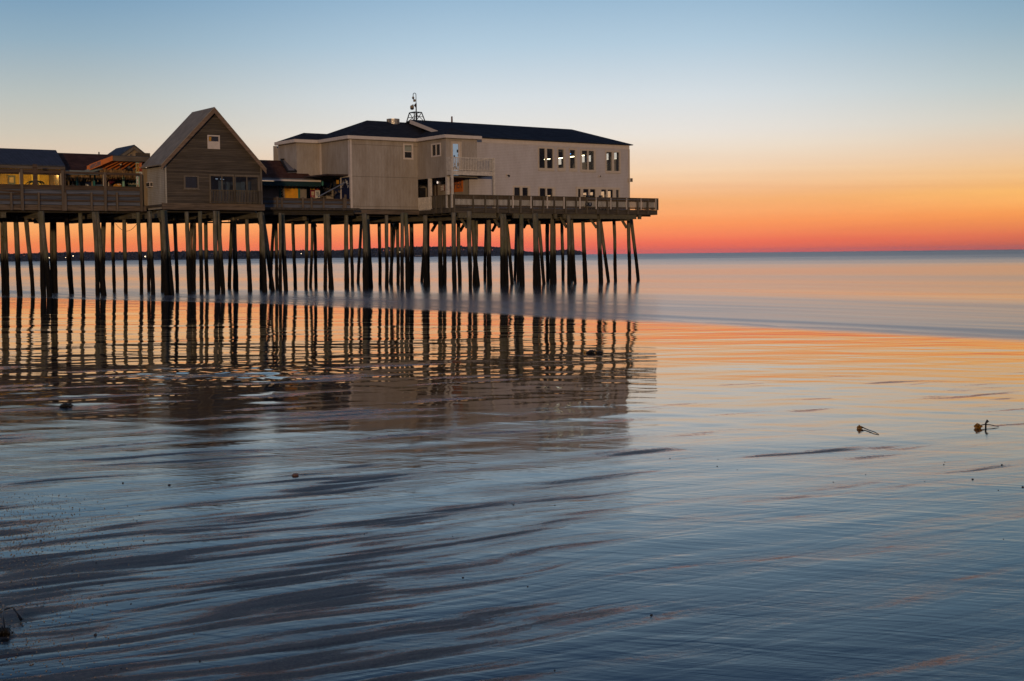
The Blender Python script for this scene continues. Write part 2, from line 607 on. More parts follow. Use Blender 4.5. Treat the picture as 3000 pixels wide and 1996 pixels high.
PILES = Z(0, [(28, 52, 1345, 44, 42), (64, 103, 1352, 52, 48), (217, 277, 1352, 60, 62), (360, 450, 1350, 55, 44), (562, 605, 1366, 60, 65),
              (580, 678, 1372, 66, 58), (712, 722, 1312, 40, 40), (750, 775, 1312, 50, 48), (915, 990, 1326, 60, 60), (1110, 1152, 1345, 50, 45),
              (1300, 1350, 1352, 52, 50), (1335, 1438, 1350, 66, 62), (1435, 1412, 1300, 62, 58), (1560, 1577, 1308, 44, 38), (1715, 1738, 1322, 50, 44),
              (1910, 1950, 1332, 50, 42), (2040, 2058, 1290, 40, 40), (2070, 2118, 1342, 55, 50), (2225, 2247, 1300, 46, 44), (2248, 2305, 1350, 55, 56),
              (2272, 2368, 1345, 84, 66)])
PILES += Z(480, [(148, 183, 1298, 48, 42), (318, 360, 1328, 52, 52), (385, 372, 1285, 34, 38), (415, 417, 1285, 50, 46), (500, 517, 1328, 50, 44),
                 (577, 607, 1280, 48, 42), (710, 735, 1328, 52, 56), (745, 820, 1325, 56, 52), (785, 765, 1280, 30, 30), (940, 912, 1250, 44, 42),
                 (968, 1000, 1288, 60, 56), (985, 975, 1250, 30, 36), (1147, 1187, 1292, 48, 55), (1335, 1395, 1305, 60, 60), (1345, 1345, 1268, 36, 40),
                 (1362, 1510, 1292, 56, 50), (1525, 1473, 1235, 40, 40), (1545, 1565, 1245, 42, 40), (1605, 1610, 1290, 40, 40), (1638, 1690, 1283, 55, 52),
                 (1780, 1815, 1250, 42, 42), (1970, 1963, 1255, 44, 42), (2050, 2025, 1230, 38, 36), (2070, 2103, 1230, 42, 40), (2228, 2230, 1265, 44, 44),
                 (2262, 2316, 1265, 52, 60), (2296, 2290, 1240, 32, 36)])
PILES += Z(960, [(258, 262, 1250, 52, 60), (322, 340, 1215, 42, 40), (465, 425, 1180, 38, 36), (505, 530, 1262, 62, 82), (545, 600, 1240, 60, 48),
                 (710, 718, 1200, 42, 40), (812, 810, 1238, 46, 44), (880, 882, 1200, 36, 40), (930, 866, 1168, 40, 38), (965, 967, 1195, 42, 40),
                 (1030, 1033, 1260, 44, 44), (1078, 1108, 1258, 50, 62), (1155, 1155, 1192, 52, 52), (1345, 1298, 1160, 40, 34), (1350, 1358, 1225, 56, 62),
                 (1390, 1390, 1202, 44, 42), (1555, 1565, 1213, 52, 56), (1608, 1612, 1200, 44, 46), (1740, 1755, 1248, 58, 54), (1810, 1825, 1195, 46, 46),
                 (1955, 1968, 1258, 60, 40), (2000, 2075, 1213, 52, 60), (2055, 2030, 1210, 34, 56), (2190, 2175, 1140, 36, 36), (2225, 2238, 1208, 58, 62)])
PILES += Z(1420, [(238, 250, 1220, 52, 56), (268, 300, 1218, 52, 52), (290, 378, 1190, 44, 40), (440, 418, 1125, 34, 32), (460, 465, 1140, 42, 40),
                  (508, 520, 1208, 52, 62), (690, 700, 1218, 62, 60), (715, 750, 1213, 50, 56), (742, 820, 1188, 44, 40), (868, 870, 1140, 50, 42),
                  (930, 930, 1188, 54, 46), (955, 970, 1168, 40, 46), (1065, 1078, 1135, 40, 38), (1155, 1163, 1188, 48, 42), (1185, 1205, 1140, 34, 36),
                  (1197, 1252, 1180, 42, 34), (1355, 1390, 1170, 44, 58), (1570, 1605, 1173, 54, 56), (1592, 1708, 1160, 46, 38), (1783, 1808, 1150, 40, 40),
                  (1988, 1998, 1150, 46, 38), (2022, 2117, 1143, 44, 38)])


def uv_from_world(X, Y):
    return X * SP + Y * CP, -X * CP + Y * SP


FEET = []
rp = random.Random(3)
for xt, xb, yb, wt, wb in PILES:
    b = on(xb, yb, 2, 0)
    bw = W(b.x, b.y, 0)
    d = _F + _R * ((xt - 1500) / FPX) - _U * ((640 - 998) / FPX)
    s_ = bw.y / d.y
    tw = Vector((d.x * s_, bw.y, CAM_H + d.z * s_))
    top = bw + (tw - bw) * (6.0 / tw.z)
    low = bw + (tw - bw) * (-0.7 / tw.z)
    rt, rb = max(wt, 7) / 2 * bw.y / FPX, max(wb, 7) / 2 * bw.y / FPX
    rt, rb = min(rt * 1.1, .3), min(rb * 1.12, .3)
    pts, rad = [], []
    jx = [rp.uniform(-.05, .05) for _ in range(4)]
    for k in range(15):
        t = k / 14
        p = low.lerp(top, t)
        bend = math.sin(t * math.pi) * jx[0] + math.sin(t * 2 * math.pi) * jx[1] * .6
        u, v = uv_from_world(p.x + bend, p.y + jx[2] * math.sin(t * math.pi))
        pts.append((u, v, p.z))
        r = rb + (rt - rb) * t
        rad.append(r * (1 + rp.uniform(-.035, .035)) * (1.06 if t < .42 else 1.0))
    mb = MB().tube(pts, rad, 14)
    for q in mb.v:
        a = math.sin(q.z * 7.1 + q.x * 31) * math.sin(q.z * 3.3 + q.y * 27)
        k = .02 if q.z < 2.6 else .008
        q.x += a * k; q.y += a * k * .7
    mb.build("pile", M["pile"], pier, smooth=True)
    FEET.append((b.x, b.y))

# knee braces from the caps down to the front piles
def brace(x0, y0, x1, y1, v, dv, mat="under"):
    a, b = on(x0, y0, 1, v + dv), on(x1, y1, 1, v)
    MB().beam(a, b, .24, .2).build("knee_brace", M[mat], pier)


for x0, y0, x1, y1, v in [(107, 629, 118, 653, VL + .8), (274, 629, 279, 655, VL + .8), (462, 620, 475, 650, VG + 1), (614, 624, 632, 652, VG + 1),
                          (746, 622, 768, 652, VG + 1.2), (945, 632, 965, 657, VM + .6), (1058, 632, 1072, 660, VM + .6), (1168, 636, 1184, 660, VM + .6),
                          (1346, 632, 1368, 668, VR + .4), (1443, 632, 1464, 667, VR + .4), (1545, 636, 1562, 668, VR + .4), (1642, 636, 1660, 667, VR + .4),
                          (1727, 638, 1748, 668, VR + .4), (1818, 638, 1836, 668, VR + .4)]:
    brace(x0, y0, x1, y1, v, .5)
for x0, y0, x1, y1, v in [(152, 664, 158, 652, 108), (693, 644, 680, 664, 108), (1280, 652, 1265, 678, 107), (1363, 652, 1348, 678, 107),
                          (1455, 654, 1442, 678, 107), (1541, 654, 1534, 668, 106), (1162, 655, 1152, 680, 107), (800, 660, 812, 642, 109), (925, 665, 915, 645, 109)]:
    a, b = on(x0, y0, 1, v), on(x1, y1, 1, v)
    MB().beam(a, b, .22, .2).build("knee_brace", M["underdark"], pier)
pp = MB()
pa, pb = on(0, 643, 1, 106), on(400, 647, 1, 106)
pp.tube([(8, 106, pa.z), (pb.x, 106, pb.z)], .07, 8)
pp.build("pipe", M["black"], pier)
pp = MB()
pa, pb = on(0, 649, 1, 105.5), on(1010, 654, 1, 105.5)
pp.tube([(8, 105.5, pa.z), (pb.x, 105.5, pa.z)], .065, 8)
for k in range(16):
    u = 12 + k * 2.9
    pp.tube([(u, 105.5, pa.z), (u, 105.5, 6.0)], .03, 5)
pp.build("pipe", M["black"], pier)
for (x0, y0), (x1, y1), sag, v in [((842, 632), (905, 630), 9, VM + .3), ((338, 655), (402, 655), 22, 104), ((985, 634), (1040, 626), 8, VM + .2), ((130, 628), (180, 640), 10, 104)]:
    a, b = on(x0, y0, 1, v), on(x1, y1, 1, v)
    MB().tube([a.lerp(b, k / 10) - Vector((0, 0, sag * .027 * 4 * (k / 10) * (1 - k / 10))) for k in range(11)], .018, 5).build("hanging_cable", M["cable"], pier)

# ---------------------------------------------------------------- plank fences along the pier edge
f1 = thing("plank_fence", "weathered fence of brown rails over faded blue boards left of the gabled house", "fence", (28, VL, 6.13))
ztop = on(0, 541.5, 1, VL).z
uL, uR = 9.0, on(413, 560, 1, VL).x
MB().box(uL, uR, VL + .03, VL + .08, ZD1 - .03, ztop - .12).build("blue_board", M["blue"], f1)
rl = MB()
rl.box(uL, uR, VL - .05, VL + .025, ztop - .27, ztop)
rl.box(uL, uR, VL - .09, VL + .16, ztop, ztop + .05)
for y0, y1 in ((565, 571), (582.5, 588)):
    rl.box(uL, uR, VL - .04, VL + .025, on(0, y1, 1, VL).z, on(0, y0, 1, VL).z)
rl.build("rail", M["rail"], f1)
rl = MB().beam(on(-40, 554, 1, VL - .06), on(60, 562, 1, VL - .06), .05, .14).build("loose_rail", M["rail"], f1)
for x in (32, 113, 191, 267, 342):
    u = on(x, 590, 1, VL).x
    MB().box(u - .075, u + .075, VL - .13, VL - .055, ZD0 - .02, on(x, 564.5, 1, VL).z).build("post", M["post"], f1)
for u in (11, 14, 17, 20, 23):
    MB().box(u - .075, u + .075, VL - .13, VL - .055, ZD0 - .02, 7.4).build("post", M["post"], f1)
talls = [(63, 496), (183, 500), (307, 506), (412, 511)]
zup = on(0, 504.5, 1, VL).z
for x, yt in talls:
    u = on(x, 560, 1, VL).x
    MB().box(u - .09, u + .09, VL - .16, VL - .056, ZD0 - .02, on(x, yt, 1, VL).z).build("tall_post", M["post"], f1)
    if x < 400:
        MB().box(u - .14, u - .095, VL - .1, VL - .06, ztop + .06, zup - .0).build("white_strip", M["cream"], f1)
MB().box(uL, uR, VL - .05, VL + .03, zup, zup + .17).build("top_rail", M["rail"], f1)
MB().box(on(98, 560, 1, VL).x, on(111, 560, 1, VL).x, VL - .04, VL + .02, ztop + .055, zup + .62).build("wide_post", M["rail"], f1)
MB().box(on(190, 560, 1, VL).x - .06, on(190, 560, 1, VL).x + .08, VL - .03, VL + .02, ZD1, zup).build("post", M["rail"], f1)
for xa, xb in ((-120, 62), (64, 97), (112, 181)):
    MB().box(on(xa, 530, 1, VL).x + .1, on(xb, 530, 1, VL).x - .1, VL, VL + .012, ztop + .06, zup - .005).build("clear_screen", M["screen"], f1)

f2 = thing("plank_fence", "low fence of brown rails and peeling blue boards between gabled house and beige annex", "fence", (50, VM, 6.13))
z2 = on(766, 579, 1, VM).z
MB().box(45.3, 55.3, VM + .06, VM + .11, ZD1 - .03, z2 - .1).build("blue_board", M["blue"], f2)
rl = MB()
rl.box(45.3, 55.3, VM + .0, VM + .055, z2 - .2, z2)
rl.box(45.3, 55.3, VM + .0, VM + .055, on(900, 599.5, 1, VM).z, on(900, 595.5, 1, VM).z)
rl.box(45.3, 55.3, VM + .0, VM + .055, on(900, 615.5, 1, VM).z, on(900, 612.5, 1, VM).z)
rl.build("rail", M["rail"], f2)
for x, yt, w in ((811, 577, .15), (825, 579, .14), (886, 578, .15), (911.7, 578, .15), (946.6, 580, .14), (1005.5, 580, .16), (1010.5, 570.5, .17)):
    u = on(x, 600, 1, VM).x
    MB().box(u - w / 2, u + w / 2, VM - .13, VM - .055, ZD0 - .02, on(x, yt, 1, VM).z).build("post", M["post"], f2)
# handrail pole leaning across the passage
pl = MB().tube([on(932, 577, 1, 100.1), on(1012, 534.5, 1, 100.1)], .05, 8)
tag(pl.build("leaning_pole", M["greymetal"], None, on(932, 577, 1, 100.1)), "thin grey metal pole slanting up over the low fence beside the navy banner", "pole")

# ---------------------------------------------------------------- gabled house
gh = thing("gabled_house", "tall grey-brown clapboard house with steep gable on the pier edge", "house", (41, VG + 1.7, ZD1))
GL, GR = 37.37, 44.95
gz = ZD1 + .04
ap_u = 41.15
ze = on(484, 478, 1, VG).z                      # wall height at the eave
slope_l = (13.5 - ze) / (ap_u - GL)
zap = 13.45
wins = dict(attic=rv(607.5, 396.5, 643.5, 437, VG), left=rv(538, 515, 582, 554, VG), mid=rv(617.5, 516, 684.5, 596, VG), right=rv(690.5, 518, 757, 598, VG))
wm = MB()
wall(wm, "v", VG, .14, GL, GR, gz, 9.15, [wins["left"], wins["mid"], wins["right"]])
zc = 9.15
aw = wins["attic"]
gab = lambda z: (ap_u - (zap - z) / (zap - ze) * (ap_u - GL), ap_u + (zap - z) / (zap - ze) * (GR - ap_u))
# gable triangle above, around the attic window
rows = [(zc, aw[2]), (aw[2], aw[3]), (aw[3], zap - .02)]
for i, (za, zb) in enumerate(rows):
    la, ra = gab(max(za, ze)); lb, rb_ = gab(max(zb, ze))
    la, ra = max(la, GL), min(ra, GR)
    if i == 1:
        wm.slab([(la, VG, za), (aw[0], VG, za), (aw[0], VG, zb), (lb, VG, zb)], (0, .14, 0))
        wm.slab([(aw[1], VG, za), (ra, VG, za), (rb_, VG, zb), (aw[1], VG, zb)], (0, .14, 0))
    elif i == 0 and ze > zc:
        wm.slab([(GL, VG, za), (GR, VG, za), (GR, VG, ze), (rb_, VG, zb), (lb, VG, zb), (GL, VG, ze)], (0, .14, 0))
    else:
        wm.slab([(la, VG, za), (ra, VG, za), (rb_, VG, zb), (lb, VG, zb)], (0, .14, 0))
wm.build("front_wall", M["gable"], gh)
sw = MB()
sw.box(GL, GL + .14, VG + .145, VG + 3.55, gz - .38, ze + .02)
sw.build("side_wall", M["gableside"], gh, )
bw_ = MB().box(GL + .15, GR, VG + 3.4, VG + 3.54, gz, ze + .3)
bw_.box(GR - .14, GR, VG + .145, VG + 3.39, gz, ze)
bw_.build("back_wall", M["gable"], gh)
MB().box(GL - .03, GL + .1, VG - .03, VG - .002, gz, ze - .1).build("corner_board", M["gableside"], gh)
MB().box(GR - .1, GR + .03, VG - .03, VG - .002, gz, ze - .1).build("corner_board", M["gabletrim"], gh)
MB().slab([(GL + .2, VG + .2, 9.2), (GR - .2, VG + .2, 9.2), (GR - .2, VG + 3.3, 9.2), (GL + .2, VG + 3.3, 9.2)], (0, 0, .1)).build("ceiling", M["darkbrown"], gh)
# roof
vn, vf = VG - .45, VG + 3.75
el, er = on(473, 481, 1, vn), on(781, 494.5, 1, vn)
rz = on(628.5, 313.5, 1, vn)
rf = MB()
rf.slab([(el.x, vn, el.z), (rz.x, vn, rz.z), (rz.x, vf, rz.z), (el.x, vf, el.z)], (0, 0, -.07))
rf.slab([(rz.x + .001, vn, rz.z), (er.x, vn, er.z), (er.x, vf, er.z), (rz.x + .001, vf, rz.z)], (0, 0, -.07))
rfo = rf.build("roof", M["roofmetal"], gh)
bb = MB()
for a, b in ((el, rz), (er, rz)):
    a2, b2 = Vector((a.x, vn + .03, a.z - .08)), Vector((b.x, vn + .03, b.z - .08))
    bb.slab([a2, b2, b2 - Vector((0, 0, .36)), a2 - Vector((0, 0, .30))], (0, .05, 0))
bb.build("barge_board", M["bargewood"], rfo)
sf = MB()
for a, b in ((el, rz), (er, rz)):
    sf.slab([(a.x, vn + .09, a.z - .1), (b.x, vn + .09, b.z - .1), (b.x, VG - .01, b.z - .1), (a.x, VG - .01, a.z - .1)], (0, 0, -.04))
sf.build("soffit", M["gabletrim"], rfo)


def window(parent, ax, at, r, sgn=-1, mat="creamtrim", panes=(), w=.1, pane_mat="darkglass", proud=.05, sill=None):
    """casing + panes; r = opening rect; panes in the same coordinates"""
    a0, a1, z0, z1 = r
    mb = MB()
    d = (sgn * proud, .03)
    if not panes:
        panes = [(a0 + w, a1 - w, z0 + w, z1 - w)]
    A = sorted(panes)
    def B(p, q, s, t):
        if q - p < .004 or t - s < .004: return
        if ax == "v": mb.box(p, q, at + d[0], at + d[1], s, t)
        else: mb.box(at + d[0], at + d[1], p, q, s, t)
    zt, zb = max(p[3] for p in A), min(p[2] for p in A)
    B(a0, a1, zt, z1); B(a0, a1, z0, zb)
    prev = a0
    for p in A:
        B(prev, p[0], zb, zt); prev = p[1]
    B(prev, a1, zb, zt)
    o = mb.build("window", M[mat], parent)
    for p in A:
        pb = MB()
        if ax == "v": pb.box(p[0] - .01, p[1] + .01, at + .032, at + .044, p[2] - .01, p[3] + .01)
        else: pb.box(at + .032, at + .044, p[0] - .01, p[1] + .01, p[2] - .01, p[3] + .01)
        pb.build("pane", M[pane_mat], o)
    if sill:
        pb = MB()
        if ax == "v": pb.box(a0 - .04, a1 + .04, at - proud - .06, at - proud - .002, z0 - .06, z0 + .02)
        pb.build("sill", M[mat], o)
    return o


wa = window(gh, "v", VG, (aw[0], aw[1], aw[2], aw[3]), panes=[(aw[0] + .09, aw[1] - .09, (aw[2] + aw[3]) / 2 + .05, aw[3] - .09)], mat="whitetrim", pane_mat="darkglass")
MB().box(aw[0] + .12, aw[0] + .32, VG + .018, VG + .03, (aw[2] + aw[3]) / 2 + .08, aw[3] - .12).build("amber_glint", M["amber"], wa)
l = wins["left"]
window(gh, "v", VG, l, panes=[(l[0] + .12, l[1] - .1, l[2] + .08, l[3] - .08)], mat="gabletrim", sill=True)
for k in ("mid", "right"):
    l = wins[k]
    m_ = (l[0] + l[1]) / 2
    window(gh, "v", VG + .02, l, panes=[(l[0] + .03, m_ - .03, l[2] + .02, l[3] - .03), (m_ + .03, l[1] - .03, l[2] + .02, l[3] - .03)], mat="gabletrim", proud=.02, pane_mat="glass")
    fr = MB()
    fr.box(l[0] - .12, l[0] - .005, VG - .05, VG - .003, l[2], l[3] + .1)
    fr.box(l[1] + .005, l[1] + .12, VG - .05, VG - .003, l[2], l[3] + .1)
    fr.box(l[0] - .004, l[1] + .004, VG - .05, VG - .003, l[3] + .005, l[3] + .12)
    fr.build("window_trim", M["gabletrim"], gh)
    bl = MB()
    zt = on(620, 557, 1, VG).z
    bl.box(l[0] - .1, l[1] + .1, VG - .2, VG - .12, zt - .06, zt)
    bl.box(l[0] - .1, l[1] + .1, VG - .2, VG - .12, l[2] + .06, l[2] + .13)
    n = 17
    for i in range(n):
        u = l[0] - .07 + (l[1] - l[0] + .14) * i / (n - 1)
        bl.box(u - .027, u + .027, VG - .24, VG - .202, l[2] + .02, zt + .03)
    bl.build("balustrade", M["railpost"], gh)
# objects behind the shop glass: posters and bright tubes
gi = MB()
for x0, y0, x1, y1 in ((624, 534, 626, 548), (640, 530, 650, 556), (660, 533, 668, 556), (706, 533, 718, 556), (728, 532, 736, 556)):
    r = rv(x0, y0, x1, y1, VG + 1.4)
    gi.box(r[0], r[1], VG + 1.4, VG + 1.43, 6.6, r[3])
gi.build("display_rack", M["slateblue"], gh)
lt = MB()
for x0, y, x1 in ((632, 524.5, 638), (646, 525, 648), (654, 526, 656)):
    r = rv(x0, y - .7, x1, y + .7, VG + 2)
    lt.box(r[0], r[1], VG + 2, VG + 2.05, r[2], r[3])
lt.build("ceiling_lamp", emit("dim_lamp_glow", (.6, .72, .9), .5), gh)
MB().box(GL + .15, GR - .15, VG + 3.2, VG + 3.3, 6.6, 9.1).build("inside_wall", M["slateblue"], gh)

ac = thing("air_conditioner", "small pale air conditioner jutting from the gabled house side wall", "air conditioner", (GL, 97, 8))
r = ru(437.5, 534.5, 449, 549, GL)
MB().box(GL - .24, GL - .005, r[0] + .1, r[1], r[2], r[3]).build("casing", M["whitetrim"], ac)
gr = MB()
for k in range(7):
    z = r[2] + .06 + k * (r[3] - r[2] - .1) / 7
    gr.box(GL - .26, GL - .241, r[0] + .15, r[1] - .05, z, z + .03)
gr.build("grille", M["black"], ac)
gr = MB()
for k in range(7):
    z = r[2] + .06 + k * (r[3] - r[2] - .1) / 7
    gr.box(GL - .2, GL - .03, r[0] + .08, r[0] + .099, z, z + .03)
gr.build("side_louvre", M["black"], ac)
pr = ru(443, 519, 471, 552, GL)
pm = MB()
frame(pm, "u", GL, -.02, -.003, pr[0], pr[1], pr[2], pr[3], .04)
pm.build("wall_panel", M["gableside"], gh)
tw = MB().box(on(418, 500, 1, VG + 3.6).x, 37.75, VG + 3.6, VG + 3.72, ZD1, on(425, 492, 1, VG + 3.6).z).build("lean_to_wall", M["tanwall"], gh)

# ---------------------------------------------------------------- beach bar (lit), brown-roofed stalls, canopy
bar = thing("beach_bar", "lit yellow-walled bar with slate-blue roof behind the left fence", "bar", (28, 102, ZD1))
ve, vr = 100.6, 104.2
e1 = on(190, 485.5, 1, ve)
r1 = on(164, 440, 1, vr)
rb_ = MB().slab([(8, ve, e1.z), (e1.x, ve, e1.z), (r1.x, vr, r1.z), (8, vr, r1.z)], (0, 0, -.08))
rb_.slab([(8, vr + .001, r1.z), (r1.x, vr + .001, r1.z), (e1.x, vr + 3.6, e1.z), (8, vr + 3.6, e1.z)], (0, 0, -.08))
rb_.build("roof", M["roofslate"], bar)
fz = on(190, 497, 1, ve).z
MB().box(8, e1.x, ve - .05, ve + .04, fz - .02, e1.z - .1).build("fascia", M["canopywood"], bar)
MB().box(8, e1.x, ve + .06, ve + .16, fz - .42, fz - .05).build("header_beam", M["rail"], bar)
MB().box(8, e1.x - .2, 103.4, 103.5, ZD1, e1.z + .3).build("back_wall", M["yellowwall"], bar)
MB().box(8, e1.x - .2, ve + .2, 103.39, e1.z - .35, e1.z - .25).build("ceiling", M["yellowwall"], bar)
for x in (63, 101, 187):
    u = on(x, 500, 1, ve + .1).x
    MB().box(u - .1, u + .1, ve + .03, ve + .2, ZD1, e1.z - .2).build("post", M["rail"], bar)
MB().box(e1.x - .35, e1.x - .2, ve + .3, 103.3, ZD1, e1.z - .4).build("side_wall", M["greywall"], bar)
lm = MB()
for u in (20, 24.5, 28.5, 31.4):
    lm.ball((u, 101.0, fz - .12), .1)
lm.build("ceiling_lamp", M["lamp_warm"], bar)
# things on the bar's back wall and floor
dr = MB()
for x0, y0, x1, y1, in ((23, 514, 45, 541),):
    r = rv(x0, y0, x1, y1, 103.36)
    dr.box(r[0], r[1], 103.34, 103.38, ZD1, r[3])
dr.build("door", M["gutter"], bar)
r = rv(27, 520, 40, 535, 103.3)
tag(MB().box(r[0], r[1], 103.28, 103.33, r[2], r[3]).build("wall_poster", M["cream"], None, (r[0], 103.3, r[2])), "pale blank poster on the grey door inside the lit bar", "poster")
r = rv(145, 521, 158, 526, 103.3)
bt = MB()
um, zm = (r[0] + r[1]) / 2, (r[2] + r[3]) / 2
bt.slab([(r[0], 103.28, r[2]), (um, 103.28, zm - .06), (r[1], 103.28, r[2]), (r[1], 103.28, r[3]), (um, 103.28, zm + .06), (r[0], 103.28, r[3])], (0, .05, 0))
tag(bt.build("wall_sign", M["redorange"], None, (um, 103.3, r[2])), "faded red bow-tie shaped sign on the bar's yellow wall", "sign")
# folding lattice gate
lg = MB()
z0, z1 = ZD1, on(5, 508, 1, 100.9).z
for k in range(9):
    a = on(-18 + k * 5.2, 530, 1, 100.9).x
    for sgn in (-1, 1):
        for j in range(4):
            za, zb = z0 + (z1 - z0) * j / 4, z0 + (z1 - z0) * (j + 1) / 4
            lg.beam((a - sgn * .06, 100.9 + sgn * .015, za), (a + sgn * .06, 100.9 + sgn * .015, zb), .018, .018)
tag(lg.build("folding_gate", M["cream"], None, (25, 100.9, ZD1)), "cream folding lattice gate closing the bar at the picture's left edge", "gate")
# potted palm
pt = thing("potted_palm", "dark potted palm in front of the lit yellow bar wall", "palm", (on(106, 540, 1, 101.9).x, 101.9, ZD1))
pc = on(106, 535, 1, 101.9)
MB().tube([(pc.x, pc.y, ZD1), (pc.x, pc.y, ZD1 + .35)], [.16, .22], 10).build("pot", M["darkbrown"], pt)
MB().tube([(pc.x, pc.y, ZD1 + .3), (pc.x + .05, pc.y, pc.z - .1), (pc.x, pc.y, pc.z)], .05, 6).build("trunk", M["rail"], pt)
fr = MB()
for k in range(11):
    a = 2 * math.pi * k / 11 + .2
    ln = .75 + .25 * ((k * 7) % 3) / 2
    prev = None
    for j in range(7):
        s_ = j / 6
        c = Vector((pc.x + math.cos(a) * ln * s_, pc.y + math.sin(a) * ln * s_ * .7, pc.z + .55 * s_ - .95 * s_ * s_))
        w = .11 * math.sin(math.pi * min(s_ + .12, 1)) + .01
        sd = Vector((-math.sin(a), math.cos(a), 0)) * w + Vector((0, 0, -w * .5))
        cur = (c - sd, c, c + Vector((math.sin(a) * w, -math.cos(a) * w, -w * .5)))
        if prev:
            fr.add([*prev, *cur], [(0, 1, 4, 3), (1, 2, 5, 4)])
        prev = cur
fr.build("fronds", M["green"], pt)

stl = thing("brown_roofed_stalls", "low brown-roofed stall row with thatch fringe beside the slate-blue bar", "stall", (35, 103, ZD1))
ve2, vr2 = 101.5, 105.5
a, b = on(191, 498, 1, ve2), on(287, 503, 1, ve2)
c, d = on(165, 447.5, 1, vr2), on(320, 453.5, 1, vr2)
zr = (c.z + d.z) / 2
ur2 = on(440, 500, 1, ve2).x
sr = MB().slab([(a.x - .3, ve2, a.z), (ur2, ve2, a.z), (ur2, vr2, zr), (a.x - .3, vr2, zr)], (0, 0, -.09))
sr.slab([(a.x - .3, vr2 + .001, zr), (ur2, vr2 + .001, zr), (ur2, vr2 + 4, a.z), (a.x - .3, vr2 + 4, a.z)], (0, 0, -.09))
sro = sr.build("roof", M["roofbrown"], stl)
MB().box(a.x - .25, on(287, 503, 1, ve2).x, ve2 - .08, ve2 - .002, a.z - .33, a.z - .02).build("gutter", M["gutter"], sro)
pz = on(290, 452, 1, vr2)
MB().tube([(pz.x, vr2, zr - .05), (pz.x, vr2, on(290, 445.5, 1, vr2).z)], .05, 8).build("vent_pipe", M["black"], sro)
# thatch fringe, blades of dry palm
th = MB()
rt_ = random.Random(5)
for x0, x1, y0, y1, v in ((192, 300, 511, 530, 101.75), (290, 402, 500, 520, 101.2), (312, 402, 512, 528, 102.1)):
    th = MB()
    p0, p1 = on(x0, y0, 1, v), on(x1, y0, 1, v)
    lo = on((x0 + x1) / 2, y1, 1, v).z
    for k in range(int((p1.x - p0.x) * 34)):
        u = rt_.uniform(p0.x, p1.x)
        dv = rt_.uniform(-.15, .15)
        ln = (p0.z - lo) * rt_.uniform(.55, 1.15)
        w = rt_.uniform(.02, .05)
        sl = rt_.uniform(-.12, .12)
        zt = p0.z + rt_.uniform(0, .25)
        th.slab([(u - w, v + dv, zt), (u + w, v + dv, zt), (u + w * .3 + sl, v + dv - .05, p0.z - ln), (u - w * .3 + sl, v + dv - .05, p0.z - ln)], (0, .012, 0))
    th.build("thatch_fringe", M["thatch"], stl)
MB().box(a.x + .1, ur2, 103.2, 103.3, ZD1, a.z).build("back_wall", M["darkbrown"], stl)
for x, m_ in ((226.5, "teal"), (275.5, "teal"), (361.5, "tealpale"), (414, "tealpale")):
    u = on(x, 540, 1, 102.0).x
    MB().box(u - .07, u + .07, 101.95, 102.1, ZD1, a.z - .2).build("post", M[m_], stl)
for x in (231, 241 + 30, 201, 365):
    u = on(x, 540, 1, 102.3).x
    MB().box(u - .06, u + .06, 102.25, 102.4, ZD1, a.z - .2).build("post", M["tanwall"], stl)


def board(name, label, cat, rect_px, v, mat, depth=.05, group=None, org=None, fm=None):
    r = rv(*rect_px, v)
    t_ = thing(name, label, cat, (r[0], v, r[2]), group)
    MB().box(r[0], r[1], v, v + depth, r[2], r[3]).build("panel", M[mat], t_)
    return t_, r


def marks(parent, rect, v, mat, rows, seed=1, fill=.75):
    """short irregular strokes standing for lettering too small to read"""
    rr = random.Random(seed)
    mb = MB()
    a0, a1, z0, z1 = rect
    h = (z1 - z0) / rows
    for k in range(rows):
        u = a0
        while u < a1 - .01:
            w = rr.uniform(.25, .6) * h
            if rr.random() < .85:
                mb.box(u, min(u + w * .8, a1), v - .012, v - .002, z0 + h * k + h * .15, z0 + h * k + h * (.15 + fill * rr.uniform(.8, 1)))
            u += w
    return mb.build("lettering", M[mat], parent)


FV = lambda v: (lambda a, d, z: (a, v - d, z))
FU = lambda u: (lambda a, d, z: (u - d, -a, z))
t_, r = board("shop_sign", "navy shop sign with white arched lettering under the thatch", "sign", (231, 532, 268, 548), 102.9, "navy")
um = (r[0] + r[1]) / 2
dd = MB()
cz = on(250, 551.5, 1, 102.85).z
R_ = .31
dd.slab([(um + math.cos(q) * R_ * 1.15, 102.86, cz + math.sin(q) * R_) for q in [math.pi * k / 16 for k in range(17)]], (0, .03, 0))
dd.build("disc", M["black"], t_)
rg = MB()
rg.tube([(um + math.cos(q) * R_ * 1.2, 102.86, cz + math.sin(q) * R_ * 1.05) for q in [math.pi * k / 16 for k in range(17)]], .012, 5)
rg.build("rim", M["gutter"], t_)


def arc_text(parent, body, fn, ac_, zc_, rx, rz_, mat, size, q0, q1, sx=1.0):
    """letters set one by one along an arch"""
    n = len(body)
    for i, ch in enumerate(body):
        if ch == " ":
            continue
        q = q0 + (q1 - q0) * i / (n - 1)
        rot = q - math.pi / 2
        def f2(a, d, z, q=q, rot=rot):
            x = a * math.cos(rot) - z * math.sin(rot)
            y = a * math.sin(rot) + z * math.cos(rot)
            return fn(ac_ + math.cos(q) * rx + x * sx, d, zc_ + math.sin(q) * rz_ + y)
        text(parent, "letter", ch, M[mat], f2, (-size * .34, size * .34, -size * .5, size * .5))


